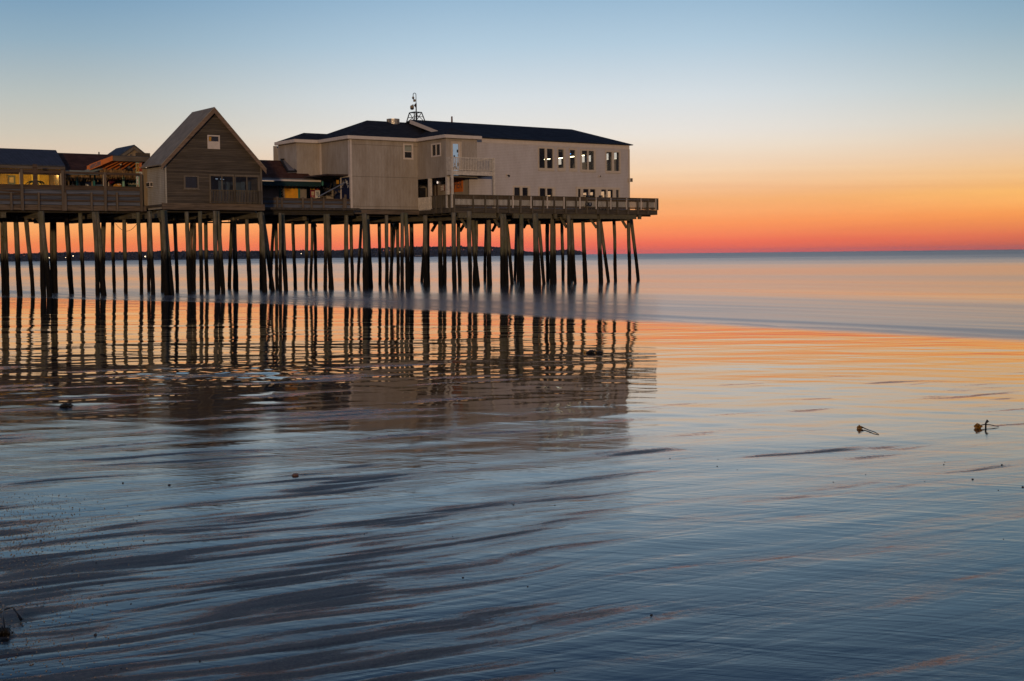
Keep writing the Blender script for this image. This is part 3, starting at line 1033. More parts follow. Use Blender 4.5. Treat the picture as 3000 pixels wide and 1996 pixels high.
arc_text(t_, "THE PIER", FV(102.845), um, cz, R_ * .85, R_ * .74, "white_", .15, math.radians(168), math.radians(12))
t_, r = board("lettered_board", "black board with yellow lettering and winged emblem left of the pale teal post", "sign", (330, 535, 358, 548.5), 102.9, "black")
marks(t_, (r[0] + .1, r[1] - .1, r[3] - .22, r[3] - .07), 102.9, "yellow", 1, 3)
marks(t_, (r[0] + .05, r[1] - .05, r[2] + .02, r[2] + .16), 102.9, "yellow", 1, 4)
wg = MB()
um, zm = (r[0] + r[1]) / 2 + .15, (r[2] + r[3]) / 2
for s_ in (-1, 1):
    wg.slab([(um + s_ * .03, 102.88, zm - .05), (um + s_ * .2, 102.88, zm + .05), (um + s_ * .03, 102.88, zm + .05)], (0, .015, 0))
wg.build("emblem", M["white_"], t_)
t_, r = board("shop_sign", "dark teal sign with thin pale letters nuti behind the left fence", "sign", (367, 531, 400, 548.5), 102.9, "green")
text(t_, "lettering", "nuti", M["cream"], FV(102.89), (r[0] + .12, r[0] + .85, r[2] + .18, r[3] - .1))
t_, r = board("bell_sign", "cream bell-shaped board under the thatch fringe", "sign", (205, 532, 221, 547), 102.7, "cream", .03)
bs = t_.children[0]
me = bs.data
bs2 = MB().slab([(r[0], 102.66, r[2]), (r[1], 102.66, r[2]), (r[1] - .12, 102.66, r[2] + .12), (r[1] - .2, 102.66, r[3]), (r[0] + .2, 102.66, r[3]), (r[0] + .08, 102.66, r[2] + .12)], (0, .03, 0))
bpy.data.objects.remove(bs)
bs2.build("panel", M["cream"], t_)
marks(t_, (r[0] + .12, r[1] - .12, r[2] + .16, r[2] + .24), 102.66, "tanwall", 1, 8)
r = rv(277, 541, 305, 549, 102.2)
tag(MB().box(r[0], r[1], 102.2, 102.8, ZD1, r[3]).build("stall_counter", M["slateblue"], None, (r[0], 102.2, ZD1)), "slate-blue stall counter under the thatch beside the lit post", "counter")
# red and gold display figure-like stand: red parasol with gold rim
pr_ = thing("parasol", "folded dark red parasol with gold rim among the stalls", "parasol", (on(318, 540, 1, 102.4).x, 102.4, ZD1))
c0 = on(318, 525, 1, 102.4)
MB().tube([(c0.x, c0.y, ZD1), (c0.x, c0.y, c0.z)], .03, 6).build("pole", M["cream"], pr_)
MB().tube([(c0.x, c0.y, c0.z - .25), (c0.x + .35, c0.y, c0.z - .1), (c0.x + .9, c0.y, c0.z + .1)], [.2, .17, .05], 8).build("canopy", M["maroon"], pr_)
MB().tube([(c0.x - .22, c0.y - .05, c0.z - .22), (c0.x - .1, c0.y - .15, c0.z - .02), (c0.x + .15, c0.y - .15, c0.z + .03)], .035, 6).build("rim", M["yellow"], pr_)

# small gabled dormer house behind
sg = thing("gabled_shed", "small grey gabled shed with striped roof behind the orange canopy", "shed", (on(390, 440, 1, 103.5).x, 103.5, ZD1))
vs_ = 103.4
apx, lft, rgt = on(391.5, 424.5, 1, vs_), on(342, 459, 1, vs_), on(425, 451, 1, vs_)
zl = lft.z
rgt = Vector((apx.x + (apx.x - lft.x) * .95, vs_, zl))
far = 3.9
sgr = MB()
sgr.slab([(lft.x, vs_ - .15, zl), (apx.x, vs_ - .15, apx.z), (apx.x, vs_ + far, apx.z), (lft.x, vs_ + far, zl)], (0, 0, -.08))
sgr.slab([(apx.x + .001, vs_ - .15, apx.z), (rgt.x, vs_ - .15, zl), (rgt.x, vs_ + far, zl), (apx.x + .001, vs_ + far, apx.z)], (0, 0, -.08))
sgr.build("roof", metal_roof("striped_roof", (.06, .07, .085), "v", .9), sg)
MB().slab([(lft.x + .25, vs_ + .1, zl - .15), (rgt.x - .25, vs_ + .1, zl - .15), (apx.x, vs_ + .1, apx.z - .2)], (0, .1, 0)).build("gable_wall", M["tanwall"], sg)
bb = MB()
for q in (lft, rgt):
    bb.slab([(q.x, vs_ - .1, zl - .09), (apx.x, vs_ - .1, apx.z - .09), (apx.x, vs_ - .1, apx.z - .36), (q.x, vs_ - .1, zl - .36)], (0, .05, 0))
bb.build("barge_board", M["gabletrim"], sg)
MB().box(lft.x + .3, rgt.x - .3, vs_ + .25, vs_ + 3.7, ZD1, zl - .1).build("body_wall", M["tanwall"], sg)

# orange canopy
cn = thing("slanted_canopy", "orange slanted canopy with brown front beam and exposed rafters", "canopy", (36, 100.5, 8))
vcf, vcb = 99.3, 101.3
cl, cr_ = on(331, 457, 1, vcf), on(437, 461, 1, vcf)
cbl = on(257, 486.5, 1, vcb)
MB().box(cl.x, cr_.x, vcf, vcf + .1, cl.z - .36, cl.z).build("front_beam", M["canopywood"], cn)
MB().slab([(cl.x, vcf + .11, cl.z), (cr_.x, vcf + .11, cl.z), (cr_.x, vcb, cbl.z), (cbl.x, vcb, cbl.z)], (0, 0, .06)).build("roof_sheet", M["roofslate"], cn)
MB().slab([(cl.x - .02, vcf + .02, cl.z), (cbl.x - .02, vcb, cbl.z), (cbl.x - .02, vcb, cbl.z - .4), (cl.x - .02, vcf + .02, cl.z - .36)], (-.05, 0, 0)).build("side_fascia", M["orange"], cn)
for k in range(1, 9):
    s_ = k / 8
    ua, ub = cl.x + (cr_.x - cl.x) * s_ * .98, cbl.x + (cr_.x - cbl.x) * s_ * .98
    MB().slab([(ua, vcf + .12, cl.z - .01), (ub, vcb, cbl.z - .01), (ub, vcb, cbl.z - .28), (ua, vcf + .12, cl.z - .3)], (.07, 0, 0)).build("rafter", M["orange"], cn)
sb = MB()
def cpt(s_, h):
    p = Vector((cl.x - .09 + (cbl.x - cl.x) * s_, vcf + .02 + (vcb - vcf) * s_, cl.z + (cbl.z - cl.z) * s_))
    return p + Vector((0, 0, -.37 + h))
sb.slab([cpt(.38, -.05), cpt(.86, -.05), cpt(.86, .37), cpt(.38, .37)], (-.04, 0, 0))
sgn_ = thing("canopy_sign", "orange sign with grey letters on the slanted canopy edge", "sign", tuple(cpt(.6, 0)))
sb.build("panel", M["orange"], sgn_)
lt = MB()
rr = random.Random(11)
for k in range(9):
    s0 = .83 - k * .048
    off = Vector((-.055, 0, 0))
    for j in range(3):
        h0 = .02 + j * .1
        if rr.random() < .75:
            lt.slab([cpt(s0, h0) + off, cpt(s0 - .034, h0) + off, cpt(s0 - .034, h0 + .07) + off, cpt(s0, h0 + .07) + off], (-.012, 0, 0))
    lt.slab([cpt(s0, .01) + off, cpt(s0 - .013, .01) + off, cpt(s0 - .013, .3) + off, cpt(s0, .3) + off], (-.012, 0, 0))
lt.build("lettering", M["signgrey"], sgn_)
for x, y, lb in ((352, 482, "round black lamp under the orange canopy rafters"),):
    p = on(x, y, 1, 100.2)
    mbx = thing("hanging_lamp", lb, "lamp", tuple(p))
    MB().tube([(p.x, p.y - .1, p.z), (p.x, p.y + .1, p.z)], .12, 12).build("housing", M["black"], mbx)
    MB().tube([(p.x, p.y - .115, p.z), (p.x, p.y - .1, p.z)], .07, 10).build("lens", M["cream"], mbx)
    MB().tube([(p.x, p.y, p.z + .1), (p.x, p.y, p.z + .45)], .02, 5).build("stem", M["black"], mbx)
p = on(376, 490, 1, 100.8)
mbx = thing("loudspeaker", "black loudspeaker hanging below the canopy rafters", "loudspeaker", tuple(p))
MB().box(p.x - .16, p.x + .16, p.y - .1, p.y + .15, p.z - .25, p.z + .2).build("cabinet", M["black"], mbx)
MB().tube([(p.x, p.y - .115, p.z), (p.x, p.y - .101, p.z)], .11, 12).build("cone", M["greymetal"], mbx)
MB().tube([(p.x, p.y, p.z + .2), (p.x, p.y, p.z + .5)], .02, 5).build("bracket", M["black"], mbx)
MB().beam(on(384, 470, 1, 99.7), on(384, 452, 1, 99.7), .14).build("kicker_post", M["canopywood"], cn)
MB().beam(on(250, 505, 1, 101.2), on(306, 488, 1, 101.2), .18, .3).build("strut", M["gutter"], cn)
MB().box(on(400, 455, 1, 99.9).x, on(440, 455, 1, 99.9).x, 99.9, 100.1, on(410, 460, 1, 99.9).z, on(410, 448, 1, 99.9).z).build("upper_beam", M["fasciadark"], cn)

# stacked menu boards beside the gabled house
mn = thing("menu_board", "tall stack of yellow, orange and white food signs beside the gabled house", "sign", (on(408, 550, 1, 99.0).x, 99.0, ZD1))
for x0, y0, x1, y1, m_, lm_ in ((399, 478, 407.6, 504, "amber", "maroon"), (408, 477, 416, 491, "redorange", "amber"), (408, 492, 416.5, 503.5, "redorange", "maroon"),
                                (399.6, 505, 407.8, 511.5, "cream", "maroon"), (408.2, 504.3, 417, 511.5, "white_", "navy"), (400, 517, 406, 527, "white_", "magenta"),
                                (400, 527.5, 406, 539, "white_", "red"), (400.2, 540, 407, 549.5, "cream", "maroon"), (411.5, 517, 416.5, 535, "white_", "tanwall"), (412, 536, 416.8, 549.5, "cream", "redorange")):
    r = rv(x0, y0, x1, y1, 99.0)
    pn = MB().box(r[0] + .012, r[1] - .012, 99.0, 99.04, r[2] + .012, r[3] - .012).build("panel", M[m_], mn)
    marks(pn, (r[0] + .05, r[1] - .05, r[2] + .06, r[3] - .06), 99.0, lm_, max(2, int((r[3] - r[2]) / .13)), int(x0 + y0))
r = rv(399, 477, 417, 550, 99.05)
MB().box(r[0], r[1], 99.05, 99.1, ZD1, r[3]).build("backing", M["tealpale"], mn)

# ---------------------------------------------------------------- shop block in the middle
sh = thing("awning_shop", "low brown-roofed shop with dark green awning and yellow doors", "shop", (49, 105, ZD1))
vS, vE, vRi = 106.0, 104.7, 108.2
e = on(820, 522, 1, vE)
rdz = on(840, 471.5, 1, vRi).z
uA, uB = 44.5, on(872, 520, 1, vE).x + 1.5
ro = MB().slab([(uA, vE, e.z), (uB, vE, e.z), (uB, vRi, rdz), (uA, vRi, rdz)], (0, 0, -.1)).build("roof", M["roofbrown"], sh)
MB().slab([(uA, vRi + .01, rdz), (uB, vRi + .01, rdz), (uB, 111.5, e.z + .3), (uA, 111.5, e.z + .3)], (0, 0, -.1)).build("roof", M["roofbrown"], sh)
MB().box(uA, uB, vE - .12, vE - .002, e.z - .22, e.z + .01).build("gutter", M["greygutter"], ro)
h0, h1, h2, h3 = (823, 473), (844, 472), (869, 507.5), (843, 508)
def on_roof(x, y):
    # ray with the shop roof plane
    d = ray(x, y)
    k = (rdz - e.z) / (vRi - vE)
    t = (e.z - CAM_H + k * (0 - vE)) / (d.z - k * d.y)
    p = d * t
    return Vector((p.x, p.y, CAM_H + p.z))
q = [on_roof(*h_) + Vector((0, 0, .12)) for h_ in (h0, h1, h2, h3)]
ht = MB().slab(q, (0, 0, -.1)).build("skylight", M["skylight"], ro)
fr = MB()
for i in range(4):
    fr.beam(q[i] + Vector((0, 0, .03)), q[(i + 1) % 4] + Vector((0, 0, .03)), .14, .16)
fr.build("frame", M["black"], ht)
wallz = e.z - .2
MB().box(uA, uB, vS + .06, vS + .2, ZD1, wallz).build("wall", M["greywall"], sh)
ar = rv(766, 527.5, 939.5, 532.5, vE - .5)
aw_ = MB().box(uA + .4, ar[1], vE - .56, vE - .48, ar[2] + .03, ar[3] + .03).build("awning_bar", M["whitetrim"], sh)
fr = MB().slab([(uA + .4, vE - .47, ar[3] - .02), (ar[1], vE - .47, ar[3] - .02), (ar[1], vS, ar[3] + .25), (uA + .4, vS, ar[3] + .25)], (0, 0, .03))
zs0 = ar[2]
ul = uA + .4
while ul < ar[1] - .01:
    ur_ = min(ul + .34, ar[1])
    um = (ul + ur_) / 2
    fr.slab([(ul, vE - .52, zs0), (ul, vE - .52, zs0 - .3), ((ul + um) / 2, vE - .52, zs0 - .38), (um, vE - .52, zs0 - .4), ((um + ur_) / 2, vE - .52, zs0 - .38), (ur_, vE - .52, zs0 - .3), (ur_, vE - .52, zs0)], (0, .02, 0))
    ul = ur_
fr.build("awning", M["green"], sh)


def sbox(name, x0, y0, x1, mat, dv=0.0, th=.05, y1=582):
    r = rv(x0, y0, x1, y1, vS + dv)
    return MB().box(r[0], r[1], vS + dv - th, vS + dv + .055, ZD1, r[3]).build(name, M[mat], sh)


sbox("roller_shutter", 767, 536, 817, "shutter")
sbox("post", 817, 530, 821.5, "teal", -.06, .1)
sbox("dark_panel", 821.6, 530, 829.5, "black")
sbox("trim", 829.6, 534, 832.5, "cream", -.03)
dr1 = sbox("door", 832.6, 537, 858, "yellow")
dr2 = sbox("door", 858.2, 537, 872.3, "yellow", -.04)
sbox("post", 872.6, 534, 876.5, "teal", -.06, .1)
r = rv(822.5, 551, 829, 575, vS - .06)
sg_ = thing("narrow_sign", "narrow black sign with curling pale letters beside the yellow doors", "sign", (r[0], vS - .1, r[2]))
MB().box(r[0], r[1], vS - .1, vS - .06, r[2] - .3, r[3] + .2).build("panel", M["black"], sg_)
zh = (r[3] - r[2]) / 3
for k in range(3):
    mb = MB()
    zc_ = r[2] + zh * (k + .5)
    um = (r[0] + r[1]) / 2
    mb.tube([(um + math.cos(a_) * .1, vS - .11, zc_ + math.sin(a_) * zh * .38) for a_ in [i * .6 - 1.2 for i in range(8)]], .035, 5)
    mb.build("letter", M["cream"], sg_)
for nm, x0, y0, x1, y1, m_, l_, lab, rows in (("poster", 908.5, 539.5, 922, 556.8, "amber", "cream", "yellow food poster, upper left of the four on the grey shop wall", 3),
                                        ("poster", 922.6, 541, 936, 557, "redorange", "maroon", "red-orange poster, upper right of the four on the shop wall", 4),
                                        ("poster", 909, 558, 922.4, 579.5, "magenta", "cream", "magenta poster with FEST lettering on the grey shop wall", 2),
                                        ("poster", 923, 558, 937, 580, "white_", "signgrey", "white poster with rows of grey text on the shop wall", 6)):
    r = rv(x0, y0, x1, y1, vS - .02)
    po = thing(nm, lab, "poster", (r[0], vS - .02, r[2]), "four posters on the shop wall")
    MB().box(r[0] + .01, r[1] - .01, vS - .05, vS - .002, r[2] + .01, r[3] - .01).build("sheet", M[m_], po)
    if m_ == "magenta":
        text(po, "lettering", "FEST", M["cream"], FV(vS - .052), (r[0] + .08, r[1] - .08, r[2] + .16, r[2] + .42))
        MB().box(r[0] + .08, r[1] - .08, vS - .064, vS - .051, r[3] - .42, r[3] - .1).build("cream_patch", M["cream"], po)
        marks(po, (r[0] + .1, r[1] - .1, r[2] + .04, r[2] + .12), vS - .05, "cream", 1, 2)
    else:
        marks(po, (r[0] + .08, r[1] - .08, r[2] + .1, r[3] - .1), vS - .05, l_, rows, int(x0))
# green lantern + hose in the passage
p = on(945, 538, 1, 104.4)
ln = thing("green_lantern", "dark green lantern hanging at the awning's right end", "lantern", tuple(p))
MB().tube([p + Vector((0, 0, -.2)), p + Vector((0, 0, -.12)), p + Vector((0, 0, .14)), p + Vector((0, 0, .22))], [.06, .1, .1, .03], 10).build("body", M["teal"], ln)
MB().tube([p + Vector((0, 0, .22)), p + Vector((0, 0, .5))], .015, 5).build("hook", M["black"], ln)
hs = MB().tube([on(x, y, 1, 105.6) for x, y in ((945, 545), (947, 552), (953, 556), (960, 557), (966, 553), (969, 545), (971, 536))], .045, 7)
tag(hs.build("hose", M["cable"], None, on(945, 545, 1, 105.6)), "black hose looping down the wall right of the green lantern", "hose")

# ---------------------------------------------------------------- beige annex
UA0, UA1 = 55.4, 62.0
VA, VB, VC = 100.4, 105.7, 109.2          # front wall, second front wall, back edge of the step
ZE = on(1022, 405, 1, VA).z               # wall top
be = thing("beige_annex", "beige two-storey annex with stepped walls and dark hip roofs", "building", (59, 104, ZD1))
bw = rv(1180.5, 421.5, 1210, 468, VA)
w1 = MB()
z00 = ZD1 - .12
wall(w1, "v", VA, .15, UA0, UA1, z00, ZE, [(bw[0] + .05, bw[1] - .05, bw[2] + .05, bw[3] - .05)])
fw = w1.build("front_wall", M["beige_u"], be)
zu = on(870, 523, 1, VB).z                # underside of the overhanging upper floor
w2 = MB()
w2.box(UA0, UA0 + .15, VA + .155, VB - .005, zu, ZE)
w2.box(53.2, 53.35, VB + .155, VC, zu, ZE)
w2.build("left_wall", M["beige_v"], be)
w3 = MB().box(53.2, UA0, VB, VB + .15, zu, ZE)
w3.build("second_front_wall", M["beige_u"], be)
MB().box(53.4, 66, VC + 1.3, VC + 1.4, ZD1, ZE).build("back_wall", M["beige_u"], be)
MB().box(53.4, UA1 - .05, VA + .2, VC + 1.2, zu, zu + .12).build("upper_floor", M["darkbrown"], be)
MB().box(UA1 - .14, UA1 - .01, VA + .16, 104.6, z00, zu + .0).build("right_wall", M["beige_v"], be)
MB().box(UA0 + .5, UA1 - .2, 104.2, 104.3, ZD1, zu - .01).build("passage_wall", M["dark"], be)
tr = MB()
tr.box(UA0 - .03, UA0 + .18, VA - .04, VA - .002, z00, ZE - .01)
tr.box(UA0 - .03, UA0 - .002, VA - .04, VA + .2, z00, ZE - .01)
tr.box(UA0 - .04, UA0 - .002, VB - .3, VB - .02, zu, ZE - .01)
tr.build("corner_board", M["whitetrim"], be)
sm = MB()
for y in (423, 517, 605):
    z = on(1028, y, 1, VA).z
    MB().box(UA0 + .19, UA1, VA - .006, VA - .001, z, z + .03).build("seam", M["gabletrim"], be)
# eave fascias + hip roofs
ov = .32
def eave(mb, pts, h=.26):
    for a, b in zip(pts[:-1], pts[1:]):
        (u0, v0), (u1, v1) = a, b
        if abs(u0 - u1) < 1e-6:
            mb.box(u0 - .04, u0 + .04, min(v0, v1), max(v0, v1), ZE - .06, ZE - .06 + h)
        else:
            mb.box(min(u0, u1), max(u0, u1), v0 - .04, v0 + .04, ZE - .06, ZE - .06 + h)
ef = MB()
VBP, UC1 = 95.9, 65.1                     # bump front wall, bump right end
eave(ef, [(53.2 - ov, VC), (53.2 - ov, VB - ov + .04)])
eave(ef, [(53.2 - ov - .04, VB - ov), (UA0 - ov - .04, VB - ov)])
eave(ef, [(UA0 - ov, VB - ov - .05), (UA0 - ov, VA - ov + .04)])
eave(ef, [(UA0 - ov - .04, VA - ov), (UA1 - ov - .04, VA - ov)])
eave(ef, [(UA1 - ov, VA - ov - .05), (UA1 - ov, VBP - ov + .04)])
eave(ef, [(UA1 - ov - .04, VBP - ov), (UC1 + .2, VBP - ov)])
ef.box(UC1 + .2, UC1 + .28, VBP - ov - .04, 97.0, ZE - .06, ZE + .2)
ef.build("eave_board", M["whitetrim"], be)
so = MB()
zs_ = ZE - .075
so.box(53.2 - ov, 53.2, VB - ov, VC, zs_, zs_ + .02)
so.box(53.2, UA0 - ov, VB - ov, VB, zs_, zs_ + .02)
so.box(UA0 - ov, UA0, VA - ov, VB, zs_, zs_ + .02)
so.box(UA0, UA1 - ov, VA - ov, VA, zs_, zs_ + .02)
so.box(UA1 - ov, UA1, VBP - ov, VA, zs_, zs_ + .02)
so.box(UA1, UC1 + .2, VBP - ov, VBP, zs_, zs_ + .02)
so.build("soffit", M["whitetrim"], be)


def meet(x, y, k):
    """ray with vertical plane u - v = k"""
    d = ray(x, y)
    t = k / (d.x - d.y)
    return Vector((d.x * t, d.y * t, CAM_H + d.z * t))


zE = ZE + .2
u0, v0 = UA0 - ov, VA - ov
hA = meet(1075, 353, u0 - v0)
wid = hA.x - u0
zA = hA.z
rA = MB()
vb = v0 + 2 * wid
uE = 67.0
P_ = [(u0, v0, zE), (uE, v0, zE), (uE, v0 + wid, zA), (u0 + wid, v0 + wid, zA), (u0, vb, zE), (uE, vb, zE)]
rA.slab([P_[0], P_[1], P_[2], P_[3]], (0, 0, -.06))
rA.slab([P_[0], P_[3], P_[4]], (0, 0, -.06))
rA.slab([P_[3], P_[2], P_[5], P_[4]], (0, 0, -.06))
rA.build("roof", M["roofblack"], be)
u1, v1 = 53.2 - ov, VB - ov
hB = meet(890, 389.5, u1 - v1)
wb_ = hB.x - u1
zB = hB.z
rB = MB()
P_ = [(u1, v1, zE + .004), (u1 + 9, v1, zE + .004), (u1 + 9, v1 + wb_, zB), (u1 + wb_, v1 + wb_, zB), (u1, v1 + 2 * wb_, zE + .004), (u1 + 9, v1 + 2 * wb_, zE + .004)]
rB.slab([P_[0], P_[1], P_[2], P_[3]], (0, 0, -.06))
rB.slab([P_[0], P_[3], P_[4]], (0, 0, -.06))
rB.slab([P_[3], P_[2], P_[5], P_[4]], (0, 0, -.06))
rB.build("roof", M["roofblack"], be)
u2, v2, u3 = UA1 - ov, VBP - ov, UC1 + .24
hw = (u3 - u2) / 2
sl_ = (zA - zE) / wid
rC = MB()
zC = zE + hw * sl_
P_ = [(u2, v2, zE + .008), (u3, v2, zE + .008), (u2 + hw, v2 + hw, zC), (u2, 104, zE + .008), (u3, 104, zE + .008), (u2 + hw, 104, zC)]
rC.slab([P_[0], P_[1], P_[2]], (0, 0, -.06))
rC.slab([P_[0], P_[2], P_[5], P_[3]], (0, 0, -.06))
rC.slab([P_[1], P_[4], P_[5], P_[2]], (0, 0, -.06))
rC.build("roof", M["roofblack"], be)

# bump over the terrace, with door and side window
zbm = on(1308, 513.5, 0, UA1).z
zbm = 9.13
sw_ = ru(1264, 420, 1292, 460, UA1)
w4 = MB()
wall(w4, "u", UA1, .14, VBP, VA - .003, zbm, ZE, [(sw_[0] + .06, sw_[1] - .06, sw_[2] + .06, sw_[3] - .06)])
w4.build("bump_side_wall", M["beige_v"], be)
dr_ = rv(1321.5, 415, 1352, 470, VBP)
zbf = on(1330, 505, 1, VBP).z
w5 = MB()
wall(w5, "v", VBP, .14, UA1 + .145, UC1, zbm, ZE, [(dr_[0] + .06, dr_[1] - .06, zbm + .15, dr_[3] - .06)])
w5.build("bump_front_wall", M["beige_u"], be)
MB().box(UA1 + .15, UC1, VBP + .15, 103, zbm, zbm + .12).build("bump_floor", M["darkbrown"], be)
MB().box(UA1 + .16, UC1 - .01, VBP + 1.6, VBP + 1.7, zbm + .13, ZE - .1).build("inside_wall", M["greywall"], be)
MB().box(UA1 - .02, UA1 + .12, VBP - .03, VBP - .002, zbm, ZE - .01).build("corner_board", M["beige_v"], be)
dframe = MB()
a0, a1, z1 = dr_[0], dr_[1], dr_[3]
z0 = zbm + .1
dframe.box(a0, a0 + .12, VBP - .04, VBP + .06, z0, z1); dframe.box(a1 - .12, a1, VBP - .04, VBP + .06, z0, z1)
dframe.box(a0 + .12, a1 - .12, VBP - .04, VBP + .06, z1 - .12, z1)
dob = dframe.build("door", M["creamtrim"], be)
g = rv(1327, 422, 1343, 470, VBP)
lf = MB()
lf.box(a0 + .125, g[0], VBP + .0, VBP + .045, z0, z1 - .125); lf.box(g[1], a1 - .125, VBP, VBP + .045, z0, z1 - .125)
lf.box(g[0], g[1], VBP, VBP + .045, g[3], z1 - .125)
lf.build("leaf", M["whitetrim"], dob)
MB().box(g[0], g[1], VBP + .015, VBP + .03, z0, g[3]).build("pane", M["glass"], dob)
MB().box(a0 - .2, UC1 - .03, VBP + 1.55, VBP + 1.58, zbm + .14, z1 + .1).build("lit_interior", M["lit_room"], be)
pc_ = MB()
rr = random.Random(21)
for k in range(12):
    uu, zz_ = rr.uniform(g[0] + .5, g[1] + 1.0), rr.uniform(zbm + .6, g[3] - .1)
    pc_.box(uu, uu + rr.uniform(.1, .25), VBP + 1.44 - .005 * k, VBP + 1.442 - .005 * k, zz_, zz_ + rr.uniform(.1, .3))
pc_.build("pinned_picture", M["slateblue"], be)
m_ = (bw[2] + bw[3]) / 2
window(be, "v", VA, bw, panes=[(bw[0] + .15, bw[1] - .15, bw[2] + .15, bw[3] - .13)], mat="whitetrim")
wo = [c_ for c_ in be.children if c_.name.startswith("window")][-1]
MB().box(bw[0] + .14, bw[1] - .14, VA - .03, VA + .028, m_ - .03, m_ + .03).build("meeting_rail", M["whitetrim"], wo)
MB().box(bw[0] + .17, bw[1] - .17, VA + .02, VA + .03, m_ + .04, bw[3] - .15).build("blind", M["blind"], wo)
vm = (sw_[0] + sw_[1]) / 2
window(be, "u", UA1, sw_, panes=[(sw_[0] + .12, vm - .03, sw_[2] + .12, sw_[3] - .12), (vm + .03, sw_[1] - .12, sw_[2] + .12, sw_[3] - .12)], mat="whitetrim", pane_mat="darkglass")
# lower recess under the bump: posts, walls, signs
VD = 95.05                                 # balcony front
for x, v in ((1259.5, None), (1311, None)):
    y = on(x, 545, 0, UA1 + .06).y
    MB().box(UA1 - .05, UA1 + .2, y - .13, y + .13, ZD1, zbm - .002).build("porch_post", M["balwhite"], be)
lat = MB()
yA, yB = on(1263, 600, 0, UA1).y, VA - .12
zt = on(1245, 578.5, 0, UA1 - .05).z
n = 14
for k in range(n):
    v = yA + (yB - yA) * k / (n - 1)
    lat.box(UA1 - .09, UA1 - .05, v - .035, v + .035, ZD1 - .1, zt)
lat.box(UA1 - .06, UA1 - .03, yA, yB, zt - .35, zt - .002); lat.box(UA1 - .048, UA1 - .02, yA, yB, ZD1 - .05, zt - .37)
lat.build("porch_lattice", M["balwhite"], be)
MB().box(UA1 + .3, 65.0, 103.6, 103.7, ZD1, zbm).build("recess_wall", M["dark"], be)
cab = thing("storage_cabinet", "dark cabinet with an olive side standing under the annex overhang", "cabinet", (62.7, 102.4, ZD1))
r = rv(1229, 548, 1252, 580, 102)
MB().box(r[0], r[0] + .62, 102, 103.2, ZD1, r[3] - .1).build("carcass", M["black"], cab)
MB().box(r[0] + .625, r[1], 102, 103.2, ZD1, r[3] - .1).build("side_panel", M["gabletrim"], cab)
MB().slab([(r[0], 101.95, r[3] - .09), (r[1], 101.95, r[3] - .09), ((r[0] + r[1]) / 2, 101.95, r[3] + .08)], (0, 1.3, 0)).build("lid", M["gabletrim"], cab)

# banners on the annex' left side
bn = thing("navy_banner", "navy banner with arched white lettering and a red patch at the annex corner", "banner", (UA0, 101.2, 7))
r = ru(1001.5, 521, 1024, 590, UA0 - .03)
MB().box(UA0 - .06, UA0 - .02, r[0], r[1], ZD1 + .05, r[3]).build("cloth", M["navy"], bn)
MB().box(UA0 - .08, UA0 - .04, r[1] + .02, r[1] + .2, ZD1, r[3] + .25).build("side_post", M["whitetrim"], bn)
MB().box(UA0 - .07, UA0 - .03, r[0], r[1], r[3] + .02, r[3] + .22).build("header", M["whitetrim"], bn)
vc_ = (r[0] + r[1]) / 2
fnU = lambda a, d, z: (UA0 - .062 - d, vc_ - a, z)
hw_ = (r[1] - r[0]) / 2
arc_text(bn, "THE PIER", fnU, 0, r[3] - .85, hw_ * .74, .58, "white_", .26, math.radians(172), math.radians(8), 1.0)
MB().slab([(UA0 - .075, vc_ - hw_ * .1, r[3] - 2.6), (UA0 - .075, vc_ + hw_ * .35, r[3] - 2.2), (UA0 - .075, vc_ + hw_ * .3, r[3] - 1.5), (UA0 - .075, vc_ - hw_ * .2, r[3] - 1.6), (UA0 - .075, vc_ - hw_ * .4, r[3] - 2.3)], (.012, 0, 0)).build("red_patch", M["red"], bn)
cu_ = MB().tube([(UA0 - .075, vc_ + hw_ * .7, 7.0), (UA0 - .075, vc_ + hw_ * .45, 7.35), (UA0 - .075, vc_ + .1, 7.1), (UA0 - .075, vc_ - hw_ * .3, 7.4), (UA0 - .075, vc_ - hw_ * .6, 7.2)], .03, 5)
cu_.build("script_lettering", M["white_"], bn)
bn2 = thing("navy_banner", "dimmer navy banner with lettering standing inside the passage", "banner", (54, 104, 7))
r = rv(981, 553, 999.5, 581, 103.6)
MB().box(r[0], r[1], 103.6, 103.64, ZD1, r[3]).build("cloth", M["navy"], bn2)
arc_text(bn2, "THE PIER", FV(103.59), (r[0] + r[1]) / 2, r[3] - .62, .34, .38, "tanwall", .16, math.radians(170), math.radians(10))
r = rv(986.5, 527.5, 993, 539, 103.4)
pl_ = thing("hanging_sign", "small tan panel hanging in the dark passage behind the pole", "sign", (r[0], 103.4, r[2]))
MB().box(r[0], r[1], 103.4, 103.5, r[2], r[3]).build("panel", M["amber"], pl_)
MB().tube([((r[0] + r[1]) / 2, 103.45, r[3]), ((r[0] + r[1]) / 2, 103.45, zu)], .015, 5).build("chain", M["black"], pl_)

# ---------------------------------------------------------------- white building
VW = 97.0
UW0, UW1 = 65.0, 82.85
ZW = 12.62
wb2 = thing("white_building", "long white clapboard two-storey building at the seaward end of the pier", "building", (74, 103, ZD1))


def z8(a, b, c, d):
    return (1560 + a / 7.857, 420 + b / 7.857, 1560 + c / 7.857, 420 + d / 7.857)


def z6(a, b, c, d):
    return (1500 + a / 5.357, 380 + b / 5.357, 1500 + c / 5.357, 380 + d / 5.357)


